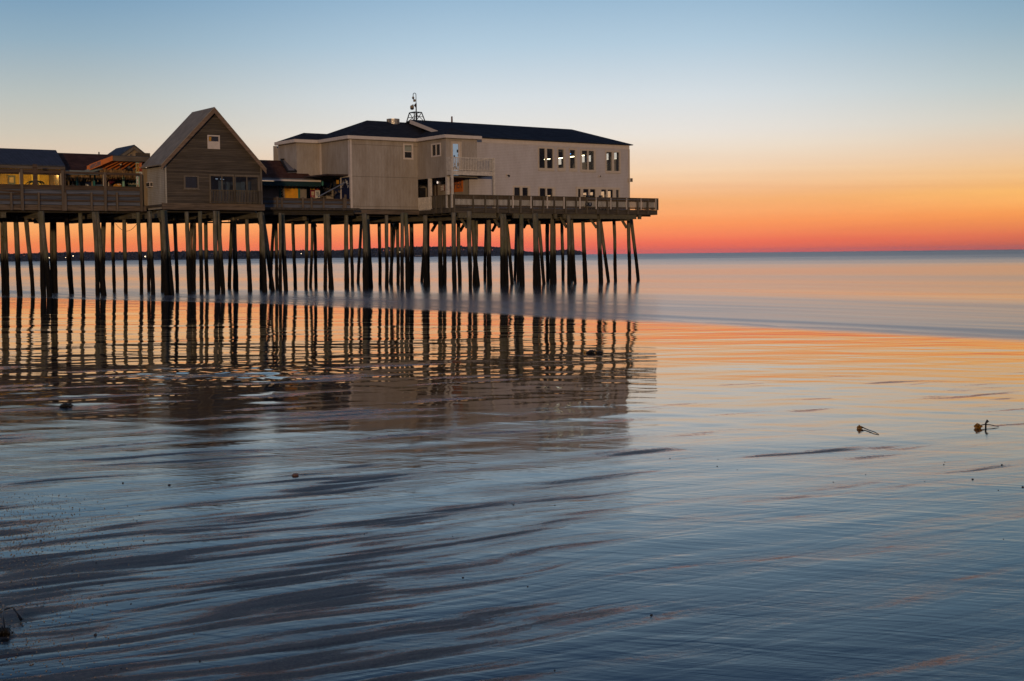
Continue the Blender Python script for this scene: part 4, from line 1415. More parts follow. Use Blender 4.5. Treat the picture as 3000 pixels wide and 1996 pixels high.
UP = [(z8(130, 92, 495, 632), [z8(148, 122, 280, 572), z8(328, 130, 462, 576)]), (z8(578, 104, 755, 638), [z8(588, 145, 711, 570)]),
      (z8(846, 118, 1022, 648), [z8(858, 158, 976, 578)]), (z8(1102, 135, 1450, 660), [z8(1132, 172, 1256, 606), z8(1287, 184, 1410, 614)]),
      (z8(1685, 168, 2025, 690), [z8(1697, 204, 1822, 636), z8(1872, 212, 1992, 640)])]
LO = [(z6(20, 885, 282, 1230), [z6(32, 908, 122, 1220), z6(160, 914, 249, 1220)]), (z6(418, 902, 674, 1240), [z6(432, 922, 523, 1230), z6(547, 927, 633, 1230)]),
      (z6(1010, 905, 1690, 1250), [z6(1033, 920, 1072, 1240), z6(1113, 940, 1199, 1240), z6(1222, 942, 1304, 1240), z6(1395, 945, 1476, 1240), z6(1497, 950, 1580, 1240), z6(1630, 935, 1672, 1240)])]
holes, specs = [], []
for grp in (UP, LO):
    for outer, panes in grp:
        o_ = rv(*outer, VW)
        ps = [rv(*p, VW) for p in panes]
        zb, zt = sum(p[2] for p in ps) / len(ps), sum(p[3] for p in ps) / len(ps)
        ps = [(p[0], p[1], zb, zt) for p in ps]
        holes.append((min(p[0] for p in ps) - .05, max(p[1] for p in ps) + .05, zb - .05, zt + .05))
        specs.append((o_, ps))
wz0 = ZD1 - .02
wmb = wall(MB(), "v", VW, .16, UW0, UW1, wz0, ZW, holes)
wmb.build("front_wall", M["white"], wb2)
for o_, ps in specs:
    window(wb2, "v", VW, o_, panes=ps, mat="creamtrim", pane_mat="glass", proud=.06)
# sea-end wall: row of windows that show the sky through the front ones
EW = [(98.62, 99.3), (99.82, 100.33), (100.43, 101.2), (102.45, 103.24), (103.42, 104.3), (107.08, 107.86)]
hs_ = [(a, b, 11.42, 12.04) for a, b in EW] + [(99.9, 100.0, 11.05, 11.36), (100.08, 100.17, 11.05, 11.36), (100.22, 100.3, 11.05, 11.36), (102.7, 102.8, 11.2, 11.36), (102.95, 103.05, 11.2, 11.36)]
LW = [(99.0, 99.2), (99.55, 100.15), (100.5, 101.4), (102.2, 103.05), (103.2, 104.15), (106, 107), (108.9, 109.9)]
hs_ += [(a, b, 7.75, 8.5) for a, b in LW]
VF = 110.4
wall(MB(), "u", UW1 - .16, .155, VW + .165, VF, wz0, ZW, hs_).build("end_wall", M["white"], wb2)
ep = MB()
for a, b, c_, d_ in hs_:
    if d_ - c_ > .5:
        ep.box(UW1 - .09, UW1 - .08, a - .02, b + .02, c_ - .02, d_ + .02)
ep.build("end_glazing", M["glass"], wb2)
MB().box(UW0 + .4, UW1 - .17, VF - .15, VF, wz0, ZW).build("back_wall", M["redbrown"], wb2)
MB().box(UW0 + .3, UW1 - .17, VW + .17, VF - .16, 9.35, 9.55).build("upper_floor", M["darkbrown"], wb2)
MB().box(UW0 + .3, UW1 - .17, VW + .17, VF - .16, 12.35, 12.45).build("ceiling", M["darkbrown"], wb2)
MB().box(UW0 + .3, UW1 - .17, VW + .17, VF - .16, 6.6, 6.64).build("lower_floor", M["darkbrown"], wb2)
MB().box(70.5, 70.6, VW + .17, VF - .16, 6.65, 12.34).build("partition", M["dark"], wb2)
ls = on(1634.5, 464.5, 0, 80.0), on(1711.5, 455.5, 0, 80.0)
lt = MB()
for a_, b_ in ((.0, .2), (.45, .63), (.83, 1.0)):
    lt.beam(ls[0].lerp(ls[1], a_), ls[0].lerp(ls[1], b_), .07, .07)
lt.build("strip_lamp", M["lamp_strip"], wb2)
lt = MB()
for k, (x, y) in enumerate(((1595, 467.5), (1601.5, 467.2), (1604.5, 466.8), (1607.5, 466.3), (1610.8, 466))):
    lt.ball(on(x, y, 1, 103), .045, 8, 5)
lt.build("string_light", M["lamp_strip"], wb2)
MB().ball(on(1671, 451.2, 1, 100), .05, 8, 5).build("blue_pilot_light", emit("blue_pilot_glow", (.05, .35, 1), 2), wb2)
fz_ = MB()
fz_.box(UC1 + .3, UW1, VW - .035, VW - .002, ZW - .40, ZW - .01)
fz_.build("frieze_board", M["whitetrim"], wb2)
MB().box(UW1 - .1, UW1 + .03, VW - .04, VW - .036 + .03, wz0, ZW - .41).build("corner_board", M["creamtrim"], wb2)
rv_, rzv = 103.4, on(1440, 366, 1, 103.4).z
hipR = on(1675, 382, 1, rv_)
rw = MB()
ue0, ue1, vE0, vE1 = 63.1, UW1 + .25, VW - .28, 110.0
rzl = on(1201, 349.5, 1, rv_)
z_e = ZW + .02
rw.slab([(ue0, vE0, z_e), (ue1, vE0, z_e), (hipR.x, rv_, rzv), (rzl.x, rv_, rzv + .06)], (0, 0, -.07))
rw.slab([(ue1, vE0, z_e), (ue1, vE1, z_e), (hipR.x, rv_, rzv)], (0, 0, -.07))
rw.slab([(rzl.x, rv_, rzv + .06), (hipR.x, rv_, rzv), (ue1, vE1, z_e), (ue0, vE1, z_e)], (0, 0, -.07))
rwo = rw.build("roof", M["roofblue"], wb2)
rk = MB()
rk.slab([(ue0 - .03, vE0 + .1, z_e - .02), (rzl.x - .03, rv_, rzv + .05), (rzl.x - .03, rv_, rzv - .30), (ue0 - .03, vE0 + .1, z_e - .32)], (.06, 0, 0))
rk.build("rake_board", M["whitetrim"], rwo)
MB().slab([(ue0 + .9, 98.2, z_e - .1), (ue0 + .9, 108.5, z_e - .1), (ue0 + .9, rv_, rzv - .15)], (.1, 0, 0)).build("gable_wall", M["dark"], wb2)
MB().box(ue0 + .8, ue0 + .89, 99.3, 100.2, z_e - .05, z_e + .75).build("gable_patch", M["whitetrim"], wb2)
# lower left end wall with signs
vq = on(1262, 560, 0, UW0).y
MB().box(UW0, UW0 + .14, VW + .005, 103.55, ZD1, zbm).build("left_end_wall", M["beige_v"], wb2)
bs_ = MB()
for x0, x1 in ((1270, 1274.5), (1277, 1283)):
    va, vb_ = on(x1, 560, 0, UW0).y, on(x0, 560, 0, UW0).y
    bs_.box(UW0 - .03, UW0 - .002, va, vb_, ZD1, zbm - .1)
bs_.build("brown_batten", M["rail"], wb2)
sp = thing("pier_sign", "orange sign with tall blue-grey letters THE PIER behind the porch posts", "sign", (UW0, 98.4, 7.5))
r = ru(1306, 518.5, 1356, 562, UW0 - .03)
r = (max(r[0], VW + .05), r[1], on(1330, 564, 0, UW0).z, on(1330, 521, 0, UW0).z)
MB().box(UW0 - .05, UW0 - .005, r[0], r[1], r[2], r[3]).build("panel", M["orange"], sp)
text(sp, "lettering", "THE PIER", M["signblue"], lambda a, d, z: (UW0 - .052 - d, -a, z), (-on(1306, 540, 0, UW0).y, -(r[0] + .12), r[2] + .32, r[3] - .3))
sr_ = thing("warning_sign", "small maroon sign with three rows of white text left of the orange sign", "sign", (UW0, 100.5, 7.5))
r = ru(1290.5, 543.5, 1302.5, 560, UW0 - .03)
MB().box(UW0 - .045, UW0 - .004, r[0], r[1], r[2], r[3]).build("panel", M["maroon"], sr_)
for k, bd in enumerate(("NO", "SMOKING", "PLEASE")):
    pass
rwm = MB()
rr = random.Random(4)
for k in range(3):
    v_ = r[0] + .06
    zc_ = r[2] + (r[3] - r[2]) * (k + .3) / 3.1
    while v_ < r[1] - .08:
        w_ = rr.uniform(.05, .1)
        rwm.box(UW0 - .058, UW0 - .046, v_, v_ + w_ * .75, zc_, zc_ + .1)
        v_ += w_
rwm.build("lettering", M["white_"], sr_)
p = on(1281.8, 535, 0, UW0 - .12)
wl_ = thing("wall_lamp", "small lit wall lamp on the porch wall left of the maroon sign", "lamp", tuple(p))
MB().ball(p, .075, 10, 6, 1.5).build("globe", M["lamp_white"], wl_)
MB().box(p.x + .03, p.x + .118, p.y - .05, p.y + .05, p.z + .1, p.z + .16).build("bracket", M["black"], wl_)

# balcony
BR = on(1449, 480, 1, VD).x
BL = UA1 - .05
zf0, zf1 = on(1347, 513, 1, VD).z, on(1347, 501, 1, VD).z
bal = thing("balcony", "white timber balcony on tall posts in front of the white building", "balcony", (65, 96, ZD1))
MB().box(BL + .06, BR - .06, VD + .06, VW - .04, zf1 - .14, zf1 - .04).build("floor", M["darkbrown"], bal)
rm = MB()
rm.box(BL, BR, VD, VD + .055, zf0, zf1)
rm.box(BL, BL + .055, VD + .06, VW - 1.2, zf0, zf1)
rm.box(BR - .055, BR, VD + .06, VW - .03, zf0, zf1)
rm.build("rim_joist", M["balwhite"], bal)
zrt = on(1347, 460.5, 1, VD).z
rl = MB()
rl.box(BL - .02, BR + .02, VD - .01, VD + .08, zrt - .06, zrt)
rl.box(BL - .02, BL + .07, VD + .085, VW - 1.2, zrt - .06, zrt)
rl.box(BR - .07, BR + .02, VD + .085, VW - .03, zrt - .06, zrt)
zlo = zf1 + .1
rl.box(BL, BR, VD + .01, VD + .06, zlo, zlo + .06)
rl.build("rail", M["balwhite"], bal)
bl = MB()
n = 27
for k in range(n):
    u = BL + .1 + (BR - BL - .2) * k / (n - 1)
    bl.box(u - .035, u + .035, VD - .03, VD + .008, zf1 + .02, zrt - .062)
bl.build("baluster_panel", M["balwhite"], bal)
bl = MB()
n = 9
for k in range(n):
    v = VD + .15 + (VW - 1.2 - VD - .2) * k / (n - 1)
    bl.box(BL - .03, BL + .008, v - .033, v + .033, zf1 + .02, zrt - .062)
    bl.box(BR - .008, BR + .03, v - .033, v + .033, zf1 + .02, zrt - .062)
bl.build("baluster_panel", M["balwhite"], bal)
for u in (BL + .07, BR - .07):
    MB().box(u - .09, u + .09, VD - .05, VD - .034 + .17, ZD1, zrt + .02).build("post", M["balwhite"], bal)

# small fittings of the white building
def fitting(name, label, cat, x, y, mk):
    p = on(x, y, 1, VW - .04)
    t_ = thing(name, label, cat, tuple(p))
    mk(t_, p)


def floodlight(t_, p):
    MB().box(p.x - .09, p.x + .09, p.y - .05, p.y + .035, p.z - .03, p.z + .1).build("base", M["whitetrim"], t_)
    MB().tube([(p.x + .02, p.y - .05, p.z), (p.x + .1, p.y - .2, p.z - .12)], [.05, .09], 10).build("lamp_head", M["black"], t_)


def dome(t_, p):
    MB().tube([(p.x, p.y + .035, p.z), (p.x, p.y - .06, p.z)], .09, 12).build("base", M["whitetrim"], t_)
    MB().ball((p.x + .03, p.y - .09, p.z - .03), .06).build("lens", M["black"], t_)


fitting("floodlight", "small dark floodlight alone on the white clapboards right of the balcony", "floodlight", 1486, 513, floodlight)
fitting("security_camera", "small dome camera on white clapboards below the upper windows", "camera", 1756.7, 515.5, dome)
p = on(1842, 528, 1, VW)
t_ = thing("corner_box", "pale electrical box clamped on the white building's sea corner", "electrical box", (UW1, VW, p.z))
MB().box(UW1 - .2, UW1 + .02, VW - .16, VW - .045, p.z - .17, p.z + .16).build("box", M["creamtrim"], t_)
MB().box(UW1 + .035, UW1 + .3, VW - .12, VW + .1, p.z - .16, p.z + .17).build("side_box", M["gabletrim"], t_)

# rooftop things
p0, p1 = on(1136, 349, 1, 104.2), on(1167, 349, 1, 104.2)
vt = thing("roof_vent", "round ribbed metal roof vent on the beige annex ridge", "vent", ((p0.x + p1.x) / 2, 104.2, zA))
c_ = Vector(((p0.x + p1.x) / 2, 104.2, 0)); rr_ = (p1.x - p0.x) / 2 * 1.0
MB().tube([(c_.x, c_.y, zA - .3), (c_.x, c_.y, p0.z - .04)], rr_ * .97, 28).build("drum", M["galv"], vt)
rb2 = MB()
for k in range(28):
    a = 2 * math.pi * k / 28
    rb2.box(c_.x + math.cos(a) * rr_ - .02, c_.x + math.cos(a) * rr_ + .02, c_.y + math.sin(a) * rr_ - .02, c_.y + math.sin(a) * rr_ + .02, zA - .2, p0.z - .05)
rb2.build("rib", M["greymetal"], vt)
MB().tube([(c_.x, c_.y, p0.z - .038), (c_.x, c_.y, p0.z + .02)], rr_ * 1.06, 28).build("cap", M["galv"], vt)
pv = on(1324, 361, 1, rv_)
MB().tube([(pv.x, rv_, rzv - .1), (pv.x, rv_, on(1324, 341.5, 1, rv_).z)], .075, 10)
tag(MB().tube([(pv.x, rv_, rzv - .1), (pv.x, rv_, on(1324, 341.5, 1, rv_).z)], [.085, .075], 10).build("vent_pipe", paint("rusty_pipe", (.16, .07, .045), .8, .3), None, (pv.x, rv_, rzv)),
    "single rusty vent pipe rising from the dark blue roof ridge", "pipe")
ms = thing("camera_mast", "black lattice stand with hooked pole and cameras on the roof ridge", "mast", (on(1219, 348, 1, rv_).x, rv_, rzv))
def zm(x, y, v=rv_):
    return on(1190 + x / 15.68, 260 + y / 15.68, 1, v)
la, lb_, ta, tb = zm(185, 1400), zm(695, 1465), zm(258, 1085), zm(600, 1110)
zb0, zt0 = rzv - .05, (ta.z + tb.z) / 2
lw = .34
stand = MB()
for uA_, uB_ in ((la.x, ta.x), (lb_.x, tb.x)):
    for sv in (-1, 1):
        stand.beam((uA_, rv_ + sv * .75, zb0 - .25), (uB_, rv_ + sv * .38, zt0), .07)
for sv in (-1, 1):
    stand.beam((ta.x, rv_ + sv * .38, zt0), (tb.x, rv_ + sv * .38, zt0), .07)
    s_ = .45
    a_ = Vector((la.x + (ta.x - la.x) * s_, rv_ + sv * .57, zb0 + (zt0 - zb0) * s_)); b_ = Vector((lb_.x + (tb.x - lb_.x) * s_, rv_ + sv * .57, zb0 + (zt0 - zb0) * s_))
    stand.beam(a_, b_, .05)
    mid = (a_ + b_) / 2
    stand.beam((la.x, rv_ + sv * .75, zb0 - .2), mid, .045); stand.beam((lb_.x, rv_ + sv * .75, zb0 - .2), mid, .045)
    stand.beam((ta.x, rv_ + sv * .38, zt0), mid, .045); stand.beam((tb.x, rv_ + sv * .38, zt0), mid, .045)
for uA_ in (ta.x, tb.x):
    stand.beam((uA_, rv_ - .38, zt0), (uA_, rv_ + .38, zt0), .06)
stand.build("lattice_stand", M["black"], ms)
pu = zm(458, 900).x
pts = [(pu, rv_, zt0 - .75), (pu, rv_, zm(460, 700).z), (pu, rv_, zm(460, 300).z)]
hk = zm(320, 300).x
cx_, rad_ = (pu + hk) / 2, (pu - hk) / 2
zc_ = zm(460, 290).z
hp = [(cx_ + math.cos(q) * rad_, rv_, zc_ + math.sin(q) * rad_ * 1.05) for q in [math.pi * k / 10 for k in range(11)]]
hp.append((hk, rv_, zm(320, 360).z))
MB().tube(pts[:2], .055, 8).build("pole", M["black"], ms)
MB().tube(pts[1:] + hp, .03, 7).build("hook", M["black"], ms)
a_, b_, c_ = zm(320, 365), zm(320, 425), zm(320, 485)
cm1 = MB().tube([a_, a_.lerp(b_, .4), b_], [.05, .1, .1], 12).build("camera_housing", M["tanwall"], ms)
MB().tube([b_, c_.lerp(b_, .2), c_], [.09, .09, .05], 12).build("lens_dome", M["black"], cm1)
a_, b_, c_ = zm(270, 770), zm(270, 880), zm(270, 975)
cm2 = MB().tube([a_, a_.lerp(b_, .3), b_], [.1, .17, .17], 14).build("camera_housing", M["tanwall"], ms)
MB().tube([b_, c_.lerp(b_, .3), c_], [.165, .165, .06], 14).build("lens_dome", M["black"], cm2)
MB().tube([zm(270, 770), zm(275, 745), zm(400, 760)], .03, 6).build("arm", M["black"], ms)
a_, b_ = zm(385, 720), zm(460, 850)
MB().slab([(a_.x, rv_ - .08, a_.z - .06), (b_.x, rv_ - .08, a_.z + .12), (b_.x, rv_ - .08, b_.z - .06), (a_.x, rv_ - .08, b_.z + .12)], (0, .16, 0)).build("junction_box", M["darkbrown"], ms)
a_, b_ = zm(338, 490), zm(408, 605)
MB().box(a_.x, b_.x, rv_ - .08, rv_ + .06, b_.z, a_.z).build("radio_box", M["tanwall"], ms)
MB().tube([zm(405, 545), zm(458, 545)], .025, 6).build("arm", M["black"], ms)

# ---------------------------------------------------------------- terrace railing
rg = thing("terrace_railing", "long dark slatted railing along the terrace edge below the white building", "railing", (73, VR, ZD1))
zr = 7.60
PX = [1346.5, 1385.5, 1421, 1456.2, 1490, 1524, 1558.2, 1590.9, 1623.2, 1655.5, 1686.7, 1717.8, 1748.3, 1778.5, 1808, 1837.9, 1867.2, 1896.7, 1924.7]
us = [on(x, 600, 1, VR).x for x in PX]
us[0] = 62.1
for i, u in enumerate(us):
    MB().box(u - .075, u + .075, VR - .13, VR - .01, ZD0 + .03 if i < len(us) - 1 else ZD1, zr - .02).build("post", M["railpost"], rg)
uend = us[-1] + .1
tr_ = MB()
tr_.box(62.0, uend, VR - .12, VR + .06, zr, zr + .045)
tr_.box(61.92, 62.05, VR + .065, yA - .05, zr, zr + .045)
tr_.box(uend - .12, uend, VR + .065, 111.8, zr, zr + .045)
tr_.build("top_rail", M["railpost"], rg)
bk = MB()
bk.box(62.1, uend, VR + .0, VR + .04, zr - .32, zr - .002)
bk.box(62.1, uend, VR + .0, VR + .04, ZD1 + .1, ZD1 + .22)
bk.box(62.02, 62.06, VR + .07, yA - .1, zr - .32, zr - .002)
bk.box(62.02, 62.06, VR + .07, yA - .1, ZD1 + .1, ZD1 + .22)
bk.build("back_board", M["rail"], rg)
for i in range(len(us) - 1):
    bl = MB()
    a_, b_ = us[i] + .075, us[i + 1] - .075
    n = max(2, int(round((b_ - a_) / .125)))
    for k in range(n):
        u = a_ + (b_ - a_) * (k + .5) / n
        bl.box(u - .022, u + .022, VR - .03, VR - .003, ZD1 + .03, zr - .003)
    bl.build("baluster_panel", M["railpost"], rg)
bl, bl2 = MB(), MB()
n = int((yA - VR - .2) / .125)
for k in range(n):
    v = VR + .15 + k * .125
    bl.box(61.96, 62.0, v - .028, v + .028, ZD1 + .03, zr - .003)
    bl2.box(uend, uend + .035, v - .028, v + .028, ZD1 + .03, zr - .003)
bl.build("baluster_panel", M["railpost"], rg)
bl2.build("baluster_panel", M["railpost"], rg)
for x in (1270 + 8, 1294.5, 1319):
    v = on(x, 600, 0, 61.95).y
    MB().box(61.83, 61.955, v - .07, v + .07, ZD0 + .05, zr - .02).build("post", M["railpost"], rg)
wp = [1502.6, 1555.4, 1603.2, 1652.1, 1698.8, 1746.4, 1789.3, 1835.6, 1878, 1921.3]
for x in wp:
    u = on(x, 590, 1, VR - .1).x
    MB().box(u - .035, u + .035, VR - .15, VR - .05, ZD1 + .02, zr - .001).build("white_post", M["whitetrim"], rg)
# white plastic lattice behind the slats
lt = MB()
for i in range(len(us) - 1):
    a_, b_ = us[i] + .075, us[i + 1] - .075
    n = max(2, int(round((b_ - a_) / .125)))
    for k in range(1, n):
        u = a_ + (b_ - a_) * k / n
        lt.box(u - .036, u + .036, VR + .012, VR + .03, ZD1 + .24, zr - .34)
z_ = ZD1 + .26
while z_ < zr - .36:
    lt.box(62.2, uend - .1, VR + .031, VR + .04, z_, z_ + .03)
    z_ += .06
lt.build("white_lattice", M["white_"], rg)
lt = MB()
n = int((yA - VR - .2) / .125)
for k in range(n - 1):
    v_ = VR + .15 + (k + .5) * .125
    lt.box(62.006, 62.018, v_ - .035, v_ + .035, ZD1 + .24, zr - .34)
lt.build("white_lattice", M["white_"], rg)
pipe_z = on(1800, 586.5, 1, VR - .1).z
MB().tube([(on(1719, 586, 1, VR).x, VR - .19, zr - .12), (on(1898, 588, 1, VR).x, VR - .19, zr - .12)], .025, 6).build("conduit", M["greymetal"], rg)
p = on(1721, 598, 1, VR - .2)
sp_ = thing("loudspeaker", "black twin loudspeaker fixed outside the terrace railing", "loudspeaker", tuple(p))
MB().box(p.x - .08, p.x + .32, VR - .42, VR - .16, p.z - .16, p.z + .13).build("cabinet", M["black"], sp_)
MB().tube([(p.x + .12, VR - .435, p.z), (p.x + .12, VR - .421, p.z)], .1, 12).build("cone", M["greymetal"], sp_)
MB().tube([(p.x - .2, VR - .36, p.z - .02), (p.x - .12, VR - .2, p.z - .02)], [.13, .06], 10).build("horn", M["black"], sp_)
# terrace chairs seen above the rail at the sea end (backs only show)
def chair(u, v, a):
    t_ = thing("terrace_chair", None, "chair", (u, v, ZD1))
    t_.rotation_euler = (0, 0, ROT + a)
    o = Vector((u, v, ZD1))
    def bx(nm, *b):
        MB().box(u + b[0], u + b[1], v + b[2], v + b[3], ZD1 + b[4], ZD1 + b[5]).build(nm, M["black"], t_)
    bx("seat", -.24, .24, -.22, .22, .62, .68)
    for k in range(4):
        bx("back_slat", -.22 + k * .13, -.17 + k * .13, .2, .24, .7, 1.28)
    bx("back_rail", -.24, .24, .195, .245, 1.24, 1.32)
    for su in (-1, 1):
        for sv in (-1, 1):
            bx("leg", su * .21 - .03, su * .21 + .03, sv * .18 - .03, sv * .18 + .03, .0, .62)
    return t_
for (x, a, lb) in ((1720, .1, "dark slatted bar chair left of the pair behind the loudspeaker"), (1733, -.35, "dark slatted bar chair tilting left behind the terrace rail"),
                   (1739, .5, "dark slatted bar chair tilting right behind the terrace rail"), (1766, .2, "dark slatted bar chair alone before the right lower windows")):
    c = chair(on(x, 575, 1, 96.2).x, 96.2, a)
    c["label"] = lb
    c["group"] = "chairs on the terrace"

# ---------------------------------------------------------------- beach, water
def hsh(ix, iy, seed):
    h = (ix.astype(np.int64) * 374761393 + iy.astype(np.int64) * 668265263 + seed * 974711) & 0xffffffff
    h = ((h ^ (h >> 13)) * 1274126177) & 0xffffffff
    return ((h ^ (h >> 16)) & 0xffff) / 65535.0


def vnoise(x, y, seed=0):
    """gradient noise, about -.5 to .5"""
    x, y = x * .966 - y * .259 + seed * 3.7, x * .259 + y * .966 - seed * 1.9
    ix, iy = np.floor(x), np.floor(y)
    fx, fy = x - ix, y - iy
    wx, wy = fx * fx * fx * (fx * (fx * 6 - 15) + 10), fy * fy * fy * (fy * (fy * 6 - 15) + 10)

    def gr(i, j):
        a = hsh(ix + i, iy + j, seed) * 2 * np.pi
        return np.cos(a) * (fx - i) + np.sin(a) * (fy - j)
    return ((gr(0, 0) * (1 - wx) + gr(1, 0) * wx) * (1 - wy) + (gr(0, 1) * (1 - wx) + gr(1, 1) * wx) * wy) * .75


def fbm(x, y, seed, oct=3, g=.5):
    s, a = 0, 1.0
    for k in range(oct):
        s = s + a * vnoise(x * 2 ** k + k * 17.3, y * 2 ** k - k * 9.1, seed + k)
        a *= g
    return s


def u_wl(v):
    v = np.asarray(v, float)
    t = np.clip((v - 64) / 40, 0, 3)
    return 35.4 - 8.6 * t ** 1.1


SLOPE = .02


def base_z(u, v):
    return SLOPE * (u_wl(v) - u)


def ss(x, a, b):
    t = np.clip((x - a) / (b - a), 0, 1)
    return t * t * (3 - 2 * t)


def relief(u, v, cut=1.0):
    """centimetre relief of the drained sand: rills running down the beach"""
    wx = fbm(u / 2.6, v / 1.2, 50, 2) * .35
    vv = v + wx + (u * .05)
    X = u * SP - v * CP                       # world x: the left side is drier and rougher
    Y = u * CP + v * SP
    r1 = fbm(u / 2.8, vv / .42, 3, 2, .6)
    r2 = fbm(u / 1.3, vv / .15, 13, 3, .6)
    r3 = fbm(u / 9.0, v / 4.0, 23, 2)
    n = fbm(u / 3.4, vv / .42, 33, 2)
    rg_ = np.exp(-(n / .07) ** 2)             # narrow cut rills
    g2 = np.exp(-(fbm(u / 2.2, vv / .24, 43, 1) / .11) ** 2)
    left = ss(-X, -2.4, 2.4) * (1 - ss(Y, 7, 17))
    amp = .5 + .8 * left
    return r1 * .0085 * amp + r2 * .0105 * amp * (1 - .62 * ss(Y, 13, 24)) + r3 * .02 - cut * (rg_ * (.004 + .034 * left) * (1 - ss(Y, 14, 26)) + g2 * .009 * left)


def sheet(name, fn, rows, cols_inner=520):
    az = np.concatenate([np.linspace(-180, -31, 60)[:-1], np.linspace(-31, 31, cols_inner), np.linspace(31, 180, 60)[1:]])
    az = np.radians(az)
    r = rows[:, None]
    X, Y = r * np.sin(az)[None, :], r * np.cos(az)[None, :]
    Uu, Vv = X * SP + Y * CP, -X * CP + Y * SP
    Zz = fn(Uu, Vv)
    n, m = X.shape
    co = np.stack([Uu, Vv, Zz], -1).reshape(-1, 3)
    i = np.arange(n - 1)[:, None] * m + np.arange(m - 1)[None, :]
    f = np.stack([i, i + 1, i + m + 1, i + m], -1).reshape(-1, 4)[:, ::-1]
    me = bpy.data.meshes.new(name)
    me.vertices.add(len(co)); me.vertices.foreach_set("co", co.ravel())
    me.loops.add(f.size); me.loops.foreach_set("vertex_index", f.ravel().astype(np.int32))
    me.polygons.add(len(f)); me.polygons.foreach_set("loop_start", np.arange(0, f.size, 4, dtype=np.int32))
    me.polygons.foreach_set("use_smooth", np.ones(len(f), bool))
    me.update(calc_edges=True)
    me.validate()
    o = bpy.data.objects.new(name, me)
    COL.objects.link(o)
    o.rotation_euler = (0, 0, ROT)
    return o


rows = np.concatenate([[0.02, 1.0, 2.0], np.geomspace(2.8, 14, 720)[:-1], np.geomspace(14, 130, 520), np.geomspace(140, 900, 20)])


def sand_z(u, v, cut=1.0):
    b = base_z(u, v)
    b = np.where(b < -.5, -.5 - .3 * (1 - np.exp((b + .5) / 2.0)), b)
    return b + relief(u, v, cut)


def film_z(u, v):
    """thin sheet of draining water; sinks below the sand where the beach has dried"""
    X = u * SP - v * CP
    Y = u * CP + v * SP
    dry = ss(-X, -1.6, 2.2) * (1 - ss(Y, 6, 12))
    d = .0050 - .0084 * dry
    d = d + .006 * ss(Y, 28, 38)
    d = d - .0014 * np.exp(-((Y - 20) / 8.0) ** 2) * ss(-X, -2.5, 1.5) - .0016 * np.exp(-((Y - 23) / 4.5) ** 2) * ss(X, 2, 5) - .0016 * np.exp(-((Y - 13) / 4) ** 2)
    r3 = fbm(u / 9.0, v / 4.0, 23, 2) * .02
    soft = fbm(u / 2.8, (v + u * .05) / .8, 71, 2) * .0052 * (1 + 1.0 * np.exp(-((Y - 23) / 8.0) ** 2) * ss(-X, -2.5, 0))
    return base_z(u, v) + r3 + d + soft


def swell(u, v):
    X = u * SP - v * CP
    Y = u * CP + v * SP
    # slow ripples: two crossing trains, longer farther out
    c1, s1 = math.cos(-.35), math.sin(-.35)
    a1, b1 = X * c1 + Y * s1, -X * s1 + Y * c1
    c2, s2 = math.cos(.22), math.sin(.22)
    a2, b2 = X * c2 + Y * s2, -X * s2 + Y * c2
    w = fbm(a1 / 2.4, b1 / .7, 81, 2) * .0050 * ss(Y, 9, 20) + fbm(a2 / 5.0, b2 / 1.7, 91, 2) * .0105 * ss(Y, 16, 34)
    ruf = np.exp(-((X + 5.0) / 1.9) ** 2 - ((Y - 24.6) / 2.2) ** 2)      # a ruffled patch below the piles
    w = w + ruf * fbm(a1 / .55, b1 / .5, 101, 2) * .032
    return w


def beach_z(u, v):
    a, b = sand_z(u, v), film_z(u, v)
    k = .0022
    m = np.maximum(a, b)
    return m + k * np.log1p(np.exp(-np.abs(a - b) / k)) * .7 + swell(u, v)


